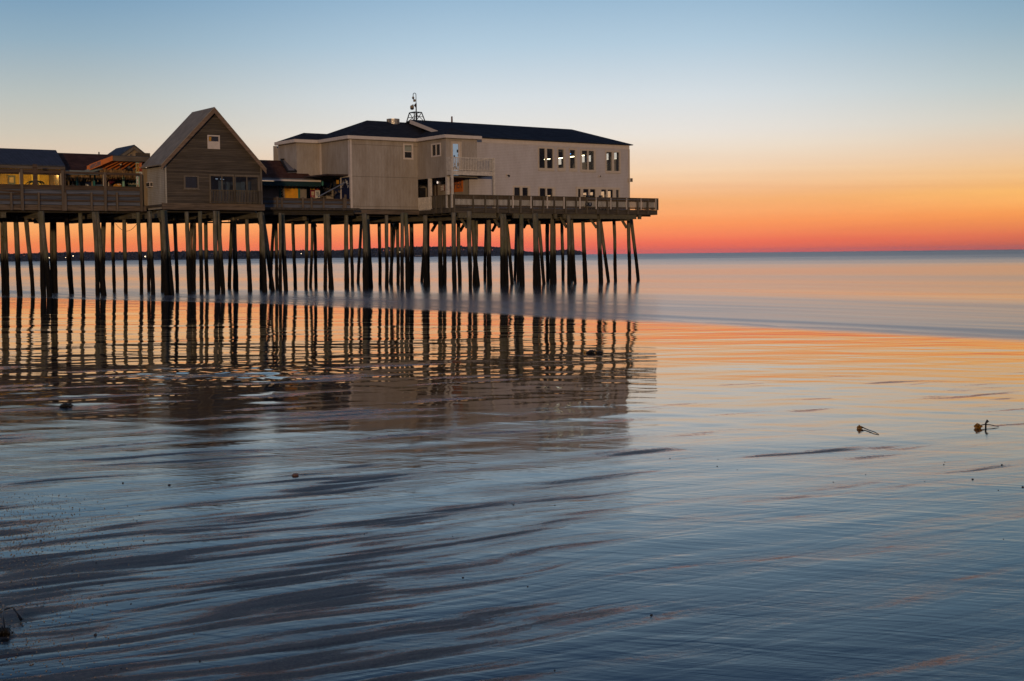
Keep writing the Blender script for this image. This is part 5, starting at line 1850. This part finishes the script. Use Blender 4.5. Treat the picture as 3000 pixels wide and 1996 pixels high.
def beach_mat():
    t = NT("wet_beach")
    co = t.coord()
    at = t.n("ShaderNodeAttribute", attribute_name="water_depth").outputs["Fac"]
    g1 = t.noise(t.mapping(co, (1, 1, 1), rot=(0, 0, 1.1)), 190, 2, 0.7, .6)
    g2 = t.noise(t.mapping(co, (2.5, 9, 1)), 1.0, 5, 0.65)
    g3 = t.noise(t.mapping(co, (27, 34, 27), rot=(0, 0, .67)), 1.0, 5, 0.75, .9)
    # grains stand out of the film where it thins
    dep = t.math("ADD", at, t.math("MULTIPLY", t.math("SUBTRACT", g1, .5), .0042))
    dep = t.math("ADD", dep, t.math("MULTIPLY", t.math("SUBTRACT", g3, .5), .0058))
    wet = t.n("ShaderNodeMapRange", interpolation_type="SMOOTHSTEP")
    t.l(dep, wet.inputs[0]); wet.inputs[1].default_value = -.0022; wet.inputs[2].default_value = .0014
    wet = wet.outputs[0]
    sand = t.ramp(g2, [(0.3, C(.055, .045, .040)), (0.7, C(.125, .098, .082))])
    sand = t.mix(t.ramp(g1, [(0.60, C(0, 0, 0)), (0.70, C(.55, .55, .55))]), sand, C(.24, .19, .14))
    g4 = t.noise(co, 55, 3, 0.75)
    sand = t.mix(1.0, sand, t.ramp(g4, [(0.36, C(.55, .55, .58)), (0.64, C(1.5, 1.42, 1.32))]), "MULTIPLY")
    sand = t.mix(t.ramp(g3, [(0.30, C(.6, .6, .6)), (0.42, C(0, 0, 0))]), sand, C(.03, .026, .026))
    under = t.ramp(t.noise(t.mapping(co, (.35, 1.6, 1)), 1.0, 4, 0.6), [(0.3, C(.016, .014, .013)), (0.7, C(.034, .029, .026))])
    col = t.mix(wet, sand, under)
    rough = t.math("ADD", .04, t.math("MULTIPLY", t.math("SUBTRACT", 1.0, wet), .40))
    ang = math.atan2(-.78, .62)
    rot = t.mapping(co, (1, 1, 1), rot=(0, 0, -ang))
    fine = t.noise(t.mapping(rot, (2.2, 12, 1)), 1.0, 3, 0.55, .8)
    mid = t.noise(t.mapping(rot, (.6, 2.6, 1)), 1.0, 3, 0.5, .9)
    rill = t.noise(t.mapping(co, (.45, 3.2, 1)), 1.0, 3, 0.5, .8)
    calm = t.n("ShaderNodeMapRange", interpolation_type="SMOOTHSTEP")       # the sheet lies calmer down the beach
    t.l(t.sep(t.n("ShaderNodeNewGeometry").outputs["Position"])[1], calm.inputs[0])
    for i_, q_ in ((1, 9.0), (2, 22.0), (3, 1.0), (4, .20)): calm.inputs[i_].default_value = q_
    h = t.math("MULTIPLY", fine, .0014)
    h = t.math("ADD", h, t.math("MULTIPLY", mid, .0046))
    h = t.math("ADD", h, t.math("MULTIPLY", rill, .0022))
    h = t.math("MULTIPLY", h, calm.outputs[0])
    hs = t.math("ADD", t.math("MULTIPLY", g1, .0012), t.math("ADD", t.math("MULTIPLY", g3, .0036), t.math("MULTIPLY", g2, .005)))
    thin = t.n("ShaderNodeMapRange", interpolation_type="SMOOTHSTEP")
    t.l(at, thin.inputs[0])
    for i_, q_ in ((1, -.001), (2, .0075), (3, .34), (4, .02)): thin.inputs[i_].default_value = q_
    h = t.math("ADD", h, t.math("MULTIPLY", t.math("MULTIPLY", hs, thin.outputs[0]), t.math("SUBTRACT", t.math("MULTIPLY", calm.outputs[0], 1.25), .25)))
    mh = t.n("ShaderNodeMix", data_type="FLOAT")
    t.l(wet, mh.inputs[0]); t.l(hs, mh.inputs[2]); t.l(h, mh.inputs[3])
    # the last of the surf slides up over the sand and thins out
    s3 = t.sep(co)
    vv_ = t.math("DIVIDE", t.math("MAXIMUM", t.math("SUBTRACT", s3[1], 64), 0.0), 40)
    wl_ = t.math("SUBTRACT", 35.4, t.math("MULTIPLY", 8.6, t.math("POWER", vv_, 1.1)))
    frn = t.noise(t.mapping(co, (.5, .10, 1)), 1.0, 4, .6)
    raw = t.math("ADD", t.math("SUBTRACT", s3[0], wl_), t.math("MULTIPLY", t.math("SUBTRACT", frn, .5), 3.5))
    ws = t.n("ShaderNodeMapRange", interpolation_type="SMOOTHSTEP")
    t.l(raw, ws.inputs[0])
    for i_, q_ in ((1, -3.6), (2, .4), (3, 0.0), (4, 1.0)): ws.inputs[i_].default_value = q_
    ws = ws.outputs[0]
    col = t.mix(ws, col, C(.24, .205, .19))
    mr_ = t.n("ShaderNodeMix", data_type="FLOAT")
    t.l(ws, mr_.inputs[0]); t.l(rough, mr_.inputs[2]); mr_.inputs[3].default_value = .25
    ior = t.math("ADD", 1.45, t.math("MULTIPLY", ws, .4))
    return t.done(t.bsdf(col, mr_.outputs[0], t.bump(mh.outputs[0], 1.0, 1.0), 0.5, **{"IOR": ior, "Specular IOR Level": t.math("ADD", .2, t.math("MULTIPLY", t.math("MAXIMUM", wet, ws), .3))}))


beach = sheet("beach", beach_z, rows, 880)
beach["kind"] = "structure"
beach["label"] = "dark wet sand of the gently sloping beach under a thin film of water"
n_ = len(beach.data.vertices)
co_ = np.empty(n_ * 3)
beach.data.vertices.foreach_get("co", co_)
co_ = co_.reshape(-1, 3)
att = beach.data.attributes.new("water_depth", "FLOAT", "POINT")
att.data.foreach_set("value", (film_z(co_[:, 0], co_[:, 1]) - sand_z(co_[:, 0], co_[:, 1], .12)).astype(np.float32))
beach.data.materials.append(beach_mat())


def sea_mat():
    t = NT("sea_water")
    co = t.coord()
    s3 = t.sep(co)
    u = s3[0]; v = s3[1]
    vv = t.math("DIVIDE", t.math("MAXIMUM", t.math("SUBTRACT", v, 64), 0.0), 40)
    wl_ = t.math("SUBTRACT", 35.4, t.math("MULTIPLY", 8.6, t.math("POWER", vv, 1.1)))
    wob = t.noise(t.mapping(co, (.10, .05, 1)), 1.0, 3, 0.5)
    off = t.math("ADD", t.math("SUBTRACT", u, wl_), t.math("MULTIPLY", t.math("SUBTRACT", wob, .5), 5.0))    # metres seaward of the waterline
    # drifting bands of averaged surf
    band = t.noise(t.mapping(co, (.22, .02, 1)), 1.0, 3, 0.55)
    fo = t.ramp(t.math("DIVIDE", off, 40), [(0.0, C(.52, .52, .52)), (0.22, C(.48, .48, .48)), (0.32, C(.30, .30, .30)), (0.50, C(.22, .22, .22)), (0.62, C(.06, .06, .06)), (1, C(.0, .0, .0))])
    fo = t.math("MULTIPLY", fo, t.ramp(band, [(0.35, C(.35, .35, .35)), (0.65, C(1.25, 1.25, 1.25))]), clamp=True)
    col = t.mix(fo, C(.06, .055, .055), C(.40, .34, .31))
    far = t.ramp(t.math("DIVIDE", off, 900), [(0.0, C(0, 0, 0)), (0.22, C(.10, .10, .10)), (0.50, C(.75, .75, .75)), (.9, C(1, 1, 1))])
    rough = t.math("ADD", .105, t.math("MULTIPLY", far, .20))
    lg = t.math("LOGARITHM", t.math("MAXIMUM", off, 1.0), 2.718)
    cmb = t.n("ShaderNodeCombineXYZ")
    t.l(t.math("MULTIPLY", lg, 1.9), cmb.inputs[0]); t.l(t.math("MULTIPLY", v, .006), cmb.inputs[1])
    rough = t.math("ADD", rough, t.math("MULTIPLY", t.ramp(t.noise(cmb.outputs[0], 1.0, 1, .5), [(.32, C(0, 0, 0)), (.68, C(1, 1, 1))]), .05))
    rough = t.math("ADD", rough, t.math("MULTIPLY", fo, .22))
    w1 = t.noise(t.mapping(co, (.30, .09, 1)), 1.0, 3, 0.5)
    w2 = t.noise(t.mapping(co, (1.3, .5, 1)), 1.0, 2, 0.5)
    h = t.math("ADD", t.math("MULTIPLY", w1, .035), t.math("MULTIPLY", w2, .006))
    wf = t.noise(t.mapping(co, (.03, .03, 1)), 1.0, 4, 0.6)
    h = t.math("ADD", h, t.math("MULTIPLY", t.math("MULTIPLY", wf, far), 1.2))
    return t.done(t.bsdf(col, rough, t.bump(h, 1.0, 1.0), 0.5, **{"IOR": 1.85}))


srows = np.concatenate([[0.5, 8], np.geomspace(14, 400, 90), np.geomspace(450, 14000, 40)])
sea = sheet("sea", lambda u, v: np.zeros_like(u), srows, 120)
sea["kind"] = "structure"
sea["label"] = "calm long-exposure sea reaching the horizon"
sea.data.materials.append(sea_mat())

# ---------------------------------------------------------------- far shore
# (pixel x, pixel y of the tree line, distance)
PROF = [(-700, 742, 2600), (-300, 741, 2600), (0, 742, 2600), (60, 741, 2600), (120, 739, 2600), (200, 737, 2600), (260, 736, 2600), (340, 737, 2600), (420, 735, 2600), (470, 734, 2600),
        (520, 735, 2700), (600, 731, 2700), (680, 733, 2700), (760, 733, 2800), (850, 732, 2800), (920, 731, 2800), (960, 733, 2900), (1000, 731, 2900), (1040, 727, 2900), (1100, 725, 3000),
        (1160, 723, 3000), (1200, 720, 3100), (1260, 720, 3100), (1330, 720, 3200), (1400, 720, 3200), (1450, 721, 3300), (1490, 726, 3300), (1540, 735, 3300), (1580, 739, 3400),
        (1610, 735, 3500), (1650, 730, 3600), (1680, 731, 3700), (1700, 735, 3700), (1706, 744, 3700)]


def hor(x):
    return 747.0 - .011 * (x - 1500)


def far_pt(x, D, z):
    d = _F + _R * ((x - 1500) / FPX) - _U * ((hor(x) - 998) / FPX)
    s_ = D / d.y
    return d.x * s_, D, z


xs = np.arange(-700, 1708, 6.0)
px_, py_, pd_ = zip(*PROF)
hl = MB()
prev = None
lowz = []
for x in xs:
    y, D = np.interp(x, px_, py_), np.interp(x, px_, pd_)
    ht = max((hor(x) - y) * D / FPX + CAM_H, .5)
    lowz.append((x, D, ht))
    X, Y, _ = far_pt(x, D, 0)
    k = [(0, -.5), (40, 2.2), (120, ht * .55), (300, ht * .62), (700, -.5)]
    cur = []
    for dy, z in k:
        s_ = (Y + dy) / Y
        u, v = uv_from_world(X * s_, Y + dy)
        cur.append((u, v, z))
    if prev:
        for j in range(len(k) - 1):
            hl.add([prev[j], cur[j], cur[j + 1], prev[j + 1]], [(0, 1, 2, 3)])
    prev = cur
o = hl.build("headland", paint("dark_heath", (.030, .030, .040), .95, .4, .02), None, (0, 0, 0))
o["kind"] = "structure"; o["label"] = "low dark headland along the far shore"
tb_ = MB()
rf_ = random.Random(9)
for x, D, ht in lowz:
    for k in range(24):
        xx = x + rf_.uniform(-4, 4)
        dd_ = rf_.uniform(20, 200)
        X, Y, _ = far_pt(xx, D + dd_, 0)
        u, v = uv_from_world(X, Y)
        top = ht * rf_.uniform(.86, .97) * (1 + (rf_.random() < .06) * rf_.uniform(.04, .12))
        if dd_ < 90: top *= rf_.uniform(.4, .75)
        r_ = rf_.uniform(1.0, 2.5)
        n0 = len(tb_.v)
        tb_.ball((u, v, max(top - r_ * 1.1, .5)), r_, 6, 4, 1.1)
        for q in tb_.v[n0:]:
            q += Vector((rf_.uniform(-1, 1), rf_.uniform(-1, 1), rf_.uniform(-1.3, .9))) * r_ * .35
        tb_.tube([(u, v, 1), (u, v, max(top - r_, 1.5))], [.8, .4], 4, False)
o = tb_.build("far_woods", paint("far_foliage", (.022, .024, .035), .95, .4, .05), None, (0, 0, 0))
o["kind"] = "stuff"; o["label"] = "dark line of trees covering the far headland"
HS = [(1212, 733, 10, "white", "pale far house on the headland seen between the piles"), (1229, 733.5, 13, "white", "largest pale far house with a lit window on the headland"), (1040, 739, 10, "cream", "tan far house on the left slope of the headland"),
      (1100, 742, 12, "white", "long low grey far house near the far shore"), (1225, 747, 14, "white", "low pale far building on the far shoreline"), (1318, 730, 8, "white", "small grey far house right of centre pile cluster"),
      (1408, 730, 8, "white", "small far house among trees on the right headland"), (1462, 728, 7, "white", "tiny far house near the right end of the headland")]
for x, y, wpx, m_, lab in HS:
    D = np.interp(x, px_, pd_)
    w = wpx * D / FPX
    zt = CAM_H + (hor(x) - y) * D / FPX
    h_ = min(w * .55, zt - 2.4)
    hh_ = max((hor(x) - np.interp(x, px_, py_)) * D / FPX + CAM_H, 6) * .55
    D += 32 + 80 * min(max((zt - h_ - 2.2) / max(hh_ - 2.2, 1), 0), 1)
    X, Y, _ = far_pt(x, D, 0)
    u, v = uv_from_world(X, Y)
    t_ = thing("far_house", lab, "house", (u, v, 0), "houses on the far shore")
    MB().box(u - w / 2, u + w / 2, v - 4, v + 4, zt - h_ - 1.0, zt - h_ * .35).build("wall", M["greywall"], t_)
    MB().slab([(u - w * .55, v - 4.4, zt - h_ * .35 + .05), (u + w * .55, v - 4.4, zt - h_ * .35 + .05), (u + w * .3, v, zt + .8), (u - w * .3, v, zt + .8)], (0, 0, .2)).build("roof", M["roofblack"], t_)
    if wpx in (13, 10, 7):
        MB().box(u + w * .1, u + w * .1 + 1.2, v - 4.2, v - 4.02, zt - h_ * .8, zt - h_ * .8 + 1.2).build("window", M["lamp_white"], t_)
for i, (x, y, r_) in enumerate(((144, 755.6, .9), (214, 750.5, 1.0), (425, 752, 1.3), (414, 752.5, .8), (882, 743.5, .8), (1170, 738.6, 1.0), (1116, 742, .8), (1878 - 460, 736, .7), (192, 755, .7))):
    D = np.interp(x, px_, pd_) - 6
    X, Y, _ = far_pt(x, D, 0)
    u, v = uv_from_world(X, Y)
    z = CAM_H + (hor(x) - y) * D / FPX
    t_ = thing("far_lamp", "tiny warm lamp glowing on the dark far shore", "lamp", (u, v, z), "lamps on the far shore")
    MB().ball((u, v - 1, z), r_, 8, 5).build("globe", M["far_lamp"], t_)
    MB().tube([(u, v, -1), (u, v, z)], .15, 5).build("pole", M["black"], t_)

hz = MB().box(-15500, 15500, -15500, 15500, -1.9, 46)
hb = hz.build("haze", M["black"], None, (0, 0, 0))
hb["kind"] = "stuff"; hb["label"] = "faint blue sea haze over the far shore"
t = NT("sea_haze")
pv_ = t.n("ShaderNodeVolumePrincipled")
pv_.inputs["Color"].default_value = C(.62, .74, 1.0)
pv_.inputs["Density"].default_value = 3.0e-5
t.l(pv_.outputs[0], t.out.inputs["Volume"])
hb.data.materials.clear(); hb.data.materials.append(t.m)

# ---------------------------------------------------------------- things lying on the sand
def ground(x, y):
    d = ray(x, y)
    z = .4
    for _ in range(12):
        t = (z - CAM_H) / d.z
        z = float(beach_z(np.array(d.x * t), np.array(d.y * t)))
    return Vector((d.x * t, d.y * t, z))


def kelp(x, y, wpx, stem, name, label, blade_mat="kelp", seed=1):
    g = ground(x, y)
    D = W(*g).y
    s_ = wpx * D / FPX
    t_ = thing(name, label, "seaweed", tuple(g))
    rr = random.Random(seed)
    R2 = Vector((CP * 0 + SP, -CP, 0))       # screen-right in the pier frame
    bl = MB()
    # crumpled blade: bent sheet with thickness
    n, m = 6, 5
    for layer in range(3):
        grid = []
        for i in range(n):
            for j in range(m):
                a, b = i / (n - 1) - .5, j / (m - 1)
                p = g + R2 * (a * s_ * (1 - .3 * b) + layer * .15 * s_) + Vector((0, 0, b * s_ * (.95 - .2 * layer) * (1 - 1.2 * a * a)))
                p += Vector((rr.uniform(-.12, .12), rr.uniform(-.12, .12) + .3 * math.sin(b * 3 + layer), rr.uniform(-.04, .08))) * s_
                p.z = max(p.z, g.z - .01)
                grid.append(p)
        b0 = len(bl.v)
        bl.v += grid
        for i in range(n - 1):
            for j in range(m - 1):
                k = b0 + i * m + j
                bl.f.append((k, k + m, k + m + 1, k + 1))
    o = bl.build("blade", M[blade_mat], t_, smooth=True)
    o.modifiers.new("thickness", "SOLIDIFY").thickness = .006
    if stem:
        pts = [g + R2 * s_ * .3 + Vector((0, 0, .03))] + [ground(x + dx, y + dy) + Vector((0, 0, hz)) for dx, dy, hz in stem]
        MB().tube(pts, [.008] + [.006] * (len(pts) - 2) + [.004], 7).build("stem", M["seaweed"], t_, smooth=True)
    return t_, g, s_, R2


kelp(2518, 1257, 12, [(15, 1, .012), (28, 6, .01), (44, 12, .012), (56, 17, .004)], "kelp_frond", "amber kelp frond with dark stem trailing right, nearer the centre", seed=2)
k2 = kelp(2864, 1255, 16, [(20, -4, .03), (38, -4, .025), (62, -3, .008)], "kelp_frond", "amber kelp frond with forked stem near the right edge", seed=5)
g = ground(2888, 1253)
MB().tube([g + Vector((0, 0, -.01)), g + Vector((0, 0, .05)), g + Vector((.02, -.01, .085)), g + Vector((.035, -.02, .07))], [.010, .012, .018, .004], 7).build("fork", M["seaweed"], k2[0], smooth=True)


def clump(x, y, wpx, hpx, name, label, mat="seaweed", seed=1, amber=False):
    g = ground(x, y)
    D = W(*g).y
    w, h = wpx * D / FPX, hpx * D / FPX
    t_ = thing(name, label, "seaweed", tuple(g))
    rr = random.Random(seed)
    R2 = Vector((SP, -CP, 0))
    F2 = Vector((CP, SP, 0))
    st_ = MB()
    for k in range(46):
        a = g + R2 * rr.uniform(-.5, .5) * w * .8 + F2 * rr.uniform(-.4, .4) * w * .6
        env = max(0, 1 - ((a - g).dot(R2) / (w * .5)) ** 2)
        hh = h * env * rr.uniform(.5, 1.05)
        b = a + R2 * rr.uniform(-.22, .28) * w + F2 * rr.uniform(-.2, .2) * w
        mid = (a + b) / 2
        st_.tube([a, a.lerp(mid, .5) + Vector((0, 0, hh * .8)), mid + Vector((0, 0, hh)), b + Vector((0, 0, hh * .25))], [.03 * w, .045 * w, .04 * w, .008 * w], 5)
    st_.build("strands", M[mat], t_, smooth=True)
    if amber:
        bl = MB()
        for dx, hh in ((-.48, 1.1), (-.38, .9), (.2, 1.0), (.5, .6)):
            c = g + R2 * dx * w
            bl.slab([c - R2 * .07 * w, c + R2 * .07 * w + F2 * .05 * w, c + R2 * .05 * w + Vector((0, 0, h * hh)), c - R2 * .05 * w + Vector((0, 0, h * hh * .9))], F2 * .03 * w)
        bl.build("blades", M["kelp"], t_)
    return t_


clump(193, 1194, 40, 13, "seaweed_clump", "dark tangled seaweed clump on the wet sand at left", seed=3)
clump(1737, 1035, 50, 9, "seaweed_clump", "low seaweed clump with amber tips below the pier's seaward end", seed=4, amber=True)
cl_ = clump(10, 1862, 56, 26, "seaweed_clump", "black seaweed clump with wiry stems at the lower left edge", seed=6)
pts = [ground(14, 1850) + Vector((0, 0, .02)), ground(10, 1832) + Vector((0, 0, .05)), ground(12, 1812) + Vector((0, 0, .06)), ground(11, 1801) + Vector((0, 0, .05))]
MB().tube(pts, [.004, .004, .004, .009], 6).build("stem", M["seaweed"], cl_, smooth=True)
pts = [ground(-6, 1816) + Vector((0, 0, .03)), ground(18, 1812) + Vector((0, 0, .05)), ground(38, 1806) + Vector((0, 0, .05)), ground(52, 1814) + Vector((0, 0, .03)), ground(62, 1822) + Vector((0, 0, .012))]
MB().tube(pts, [.004, .004, .004, .006, .009], 6).build("stem", M["seaweed"], cl_, smooth=True)


def stone_mesh(g, r, seed, flat=.65):
    rr = random.Random(seed)
    mb = MB().ball((g.x, g.y, g.z + r * .25), r, 9, 6, flat)
    for q in mb.v:
        n = Vector((q.x - g.x, q.y - g.y, q.z - g.z - r * .25))
        q += n * (math.sin(n.x / r * 3 + seed) * .12 + math.sin(n.y / r * 4.1 + seed * 2) * .1 + rr.uniform(-.08, .08))
    return mb


PEB = [(360, 1416, 9), (496, 1422, 11), (119, 1585, 10), (75, 1578, 10), (2101, 1367, 6), (2104, 1346, 4), (2765, 1362, 6), (2768, 1354, 4), (2935, 1363, 9), (2850, 1405, 9), (2996, 1428, 10), (2925, 1437, 5),
       (2441, 1413, 5), (1963, 1344, 5), (1504, 1480, 7), (1626, 1481, 6), (1356, 1693, 9), (1546, 1719, 7), (1908, 1803, 11), (421, 1586, 7), (282, 1650, 8), (211, 1674, 8), (401, 1526, 5), (409, 1510, 4), (232, 1581, 6), (279, 1861, 14),
       (384, 1770, 7), (742, 1530, 5), (586, 1937, 9), (2709, 1411, 4), (2160, 1377, 4), (2536, 1391, 4), (1068, 1565, 6), (1326, 1572, 5), (325, 1962, 10), (355, 1960, 9), (1625, 1965, 8), (2420, 1495, 4), (2940, 1580, 4)]
BIG = {496: "round dark pebble with a bright water ring left of centre", 2850: "dark pebble alone on the pale sheen near the right edge", 1908: "dark pebble alone on blue wet sand low in the centre", 279: "brown pebble among the sand rills at lower left"}
for i, (x, y, w) in enumerate(PEB):
    g = ground(x, y)
    r = w * .36 * W(*g).y / FPX
    o = stone_mesh(g, r, i * 3 + 1).build("pebble", M["pebble"], None, tuple(g), smooth=True)
    tag(o, BIG.get(x, "small dark pebble on the wet sand"), "pebble", "pebbles scattered on the wet sand")
g = ground(865, 1394)
tag(stone_mesh(g, .03, 99, .5).build("pebble", paint("reddish_pebble", (.16, .09, .07), .5, .3, 30), None, tuple(g), smooth=True), "flat reddish pebble in a shallow hollow under the pier's reflection", "pebble", "pebbles scattered on the wet sand")
gt = MB()
rr = random.Random(31)
for k in range(1500):
    x = abs(rr.gauss(0, 170)); y = 1560 + rr.gauss(0, 75) + (rr.random() < .35) * rr.uniform(0, 400)
    if y > 1990 or y < 1440: continue
    d = ray(x, y)
    t = (.66 - CAM_H) / d.z
    u, v = d.x * t, d.y * t
    z = float(beach_z(np.array(u), np.array(v)))
    r = rr.uniform(.002, .0065)
    a = rr.uniform(0, 6)
    gt.add([(u + math.cos(a) * r, v + math.sin(a) * r, z + r * .2), (u + math.cos(a + 2.1) * r, v + math.sin(a + 2.1) * r, z), (u + math.cos(a + 4.2) * r, v + math.sin(a + 4.2) * r, z), (u, v, z + r * 1.1)],
           [(0, 1, 3), (1, 2, 3), (2, 0, 3), (0, 2, 1)])
o = gt.build("shell_grit", M["shell"], None, (3, 8, .6))
o["kind"] = "stuff"; o["label"] = "scatter of shell grit and gravel on the dry sand at left"

# ---------------------------------------------------------------- sky, sun
world = bpy.data.worlds.new("World")
scene.world = world
world.use_nodes = True


class WT(NT):
    def __init__(s):
        s.t = world.node_tree
        s.t.nodes.clear()
        s.out = s.n("ShaderNodeOutputWorld")


t = WT()
d3 = t.sep(t.coord("Generated"))
el = t.math("POWER", t.math("MAXIMUM", d3[2], 0.0), .5)
def stops(L):
    return [(math.sqrt(e), lin(c)) for e, c in L]
ctr = t.ramp(el, stops([(0, (252, 100, 83)), (.008, (254, 118, 86)), (.022, (255, 154, 94)), (.038, (251, 182, 122)), (.055, (248, 208, 168)), (.07, (243, 222, 198)), (.0875, (234, 228, 220)), (.1125, (216, 223, 227)),
                         (.15, (180, 204, 221)), (.186, (150, 183, 209)), (.225, (136, 168, 195)), (.30, (88, 122, 160)), (.42, (58, 90, 132)), (1, (46, 74, 116))]))
rgt_ = t.ramp(el, stops([(0, (196, 92, 76)), (.010, (228, 116, 78)), (.025, (249, 156, 82)), (.04, (250, 184, 104)), (.055, (243, 197, 142)), (.07, (233, 206, 174)), (.0875, (213, 207, 192)), (.1125, (184, 197, 197)),
                         (.15, (148, 176, 192)), (.186, (116, 157, 186)), (.225, (122, 155, 182)), (.30, (82, 116, 152)), (.42, (56, 88, 128)), (1, (46, 74, 116))]))
lft_ = t.ramp(el, stops([(0, (255, 116, 72)), (.010, (255, 138, 80)), (.022, (253, 168, 98)), (.035, (250, 190, 125)), (.055, (240, 200, 160)), (.07, (225, 200, 175)), (.0875, (208, 200, 184)), (.1125, (186, 193, 190)),
                         (.15, (148, 175, 192)), (.186, (118, 156, 186)), (.225, (124, 156, 182)), (.30, (84, 117, 152)), (.42, (56, 88, 128)), (1, (46, 74, 116))]))
bck = t.ramp(el, stops([(0, (112, 104, 112)), (.05, (134, 122, 130)), (.12, (144, 132, 142)), (.25, (118, 124, 146)), (.5, (78, 104, 140)), (1, (46, 74, 116))]))
az = t.math("DIVIDE", d3[0], t.math("MAXIMUM", d3[1], .05))
daz = t.math("ABSOLUTE", t.math("SUBTRACT", az, .05))
mr = t.n("ShaderNodeMapRange", interpolation_type="SMOOTHSTEP")
t.l(daz, mr.inputs[0]); mr.inputs[1].default_value = .06; mr.inputs[2].default_value = .40
fr_ = t.n("ShaderNodeMapRange", interpolation_type="SMOOTHSTEP")
t.l(d3[1], fr_.inputs[0]); fr_.inputs[1].default_value = .75; fr_.inputs[2].default_value = -.25
# faint streaks of haze low down
st_ = t.noise(t.mapping(t.coord("Generated"), (1.6, 1.6, 34)), 1.0, 4, 0.55, .4)
left_ = t.math("LESS_THAN", az, .05)
sid = t.mix(left_, rgt_, lft_)
col = t.mix(mr.outputs[0], ctr, sid)
col = t.mix(fr_.outputs[0], col, bck)
lowf = t.ramp(el, [(0.0, C(1, 1, 1)), (.20, C(1, 1, 1)), (.31, C(0, 0, 0))])
col = t.mix(lowf, col, t.mix(1.0, col, t.ramp(st_, [(0.3, C(.90, .82, .82)), (0.7, C(1.05, 1.10, 1.09))]), "MULTIPLY"))
bg = t.n("ShaderNodeBackground")
t.l(col, bg.inputs[0]); bg.inputs[1].default_value = 1.0
t.l(bg.outputs[0], t.out.inputs["Surface"])

sun_d = bpy.data.lights.new("shore_light", "SUN")
sun_d.energy = 1.15
sun_d.color = (1.0, .68, .41)
sun_d.angle = math.radians(1.6)
sun = bpy.data.objects.new("shore_light", sun_d)
COL.objects.link(sun)
dirv = Vector((-.09, 2.6, -.16)).normalized()
sun.rotation_euler = dirv.to_track_quat("-Z", "Y").to_euler()
# lamps that are lit in the bar
for u in (20, 24.5, 28.5, 31.4):
    ld = bpy.data.lights.new("bar_light", "POINT")
    ld.energy = 85; ld.color = (1, .74, .36); ld.shadow_soft_size = .12
    lo = bpy.data.objects.new("bar_light", ld)
    COL.objects.link(lo)
    lo.location = W(u, 101.15, fz - .2)

# ---------------------------------------------------------------- render settings
scene.view_settings.view_transform = "Standard"
scene.view_settings.look = "None"
scene.view_settings.exposure = 0
scene.view_settings.gamma = 1
scene.cycles.use_denoising = True
scene.cycles.max_bounces = 6
scene.cycles.transparent_max_bounces = 8
scene.cycles.caustics_reflective = False
scene.cycles.caustics_refractive = False
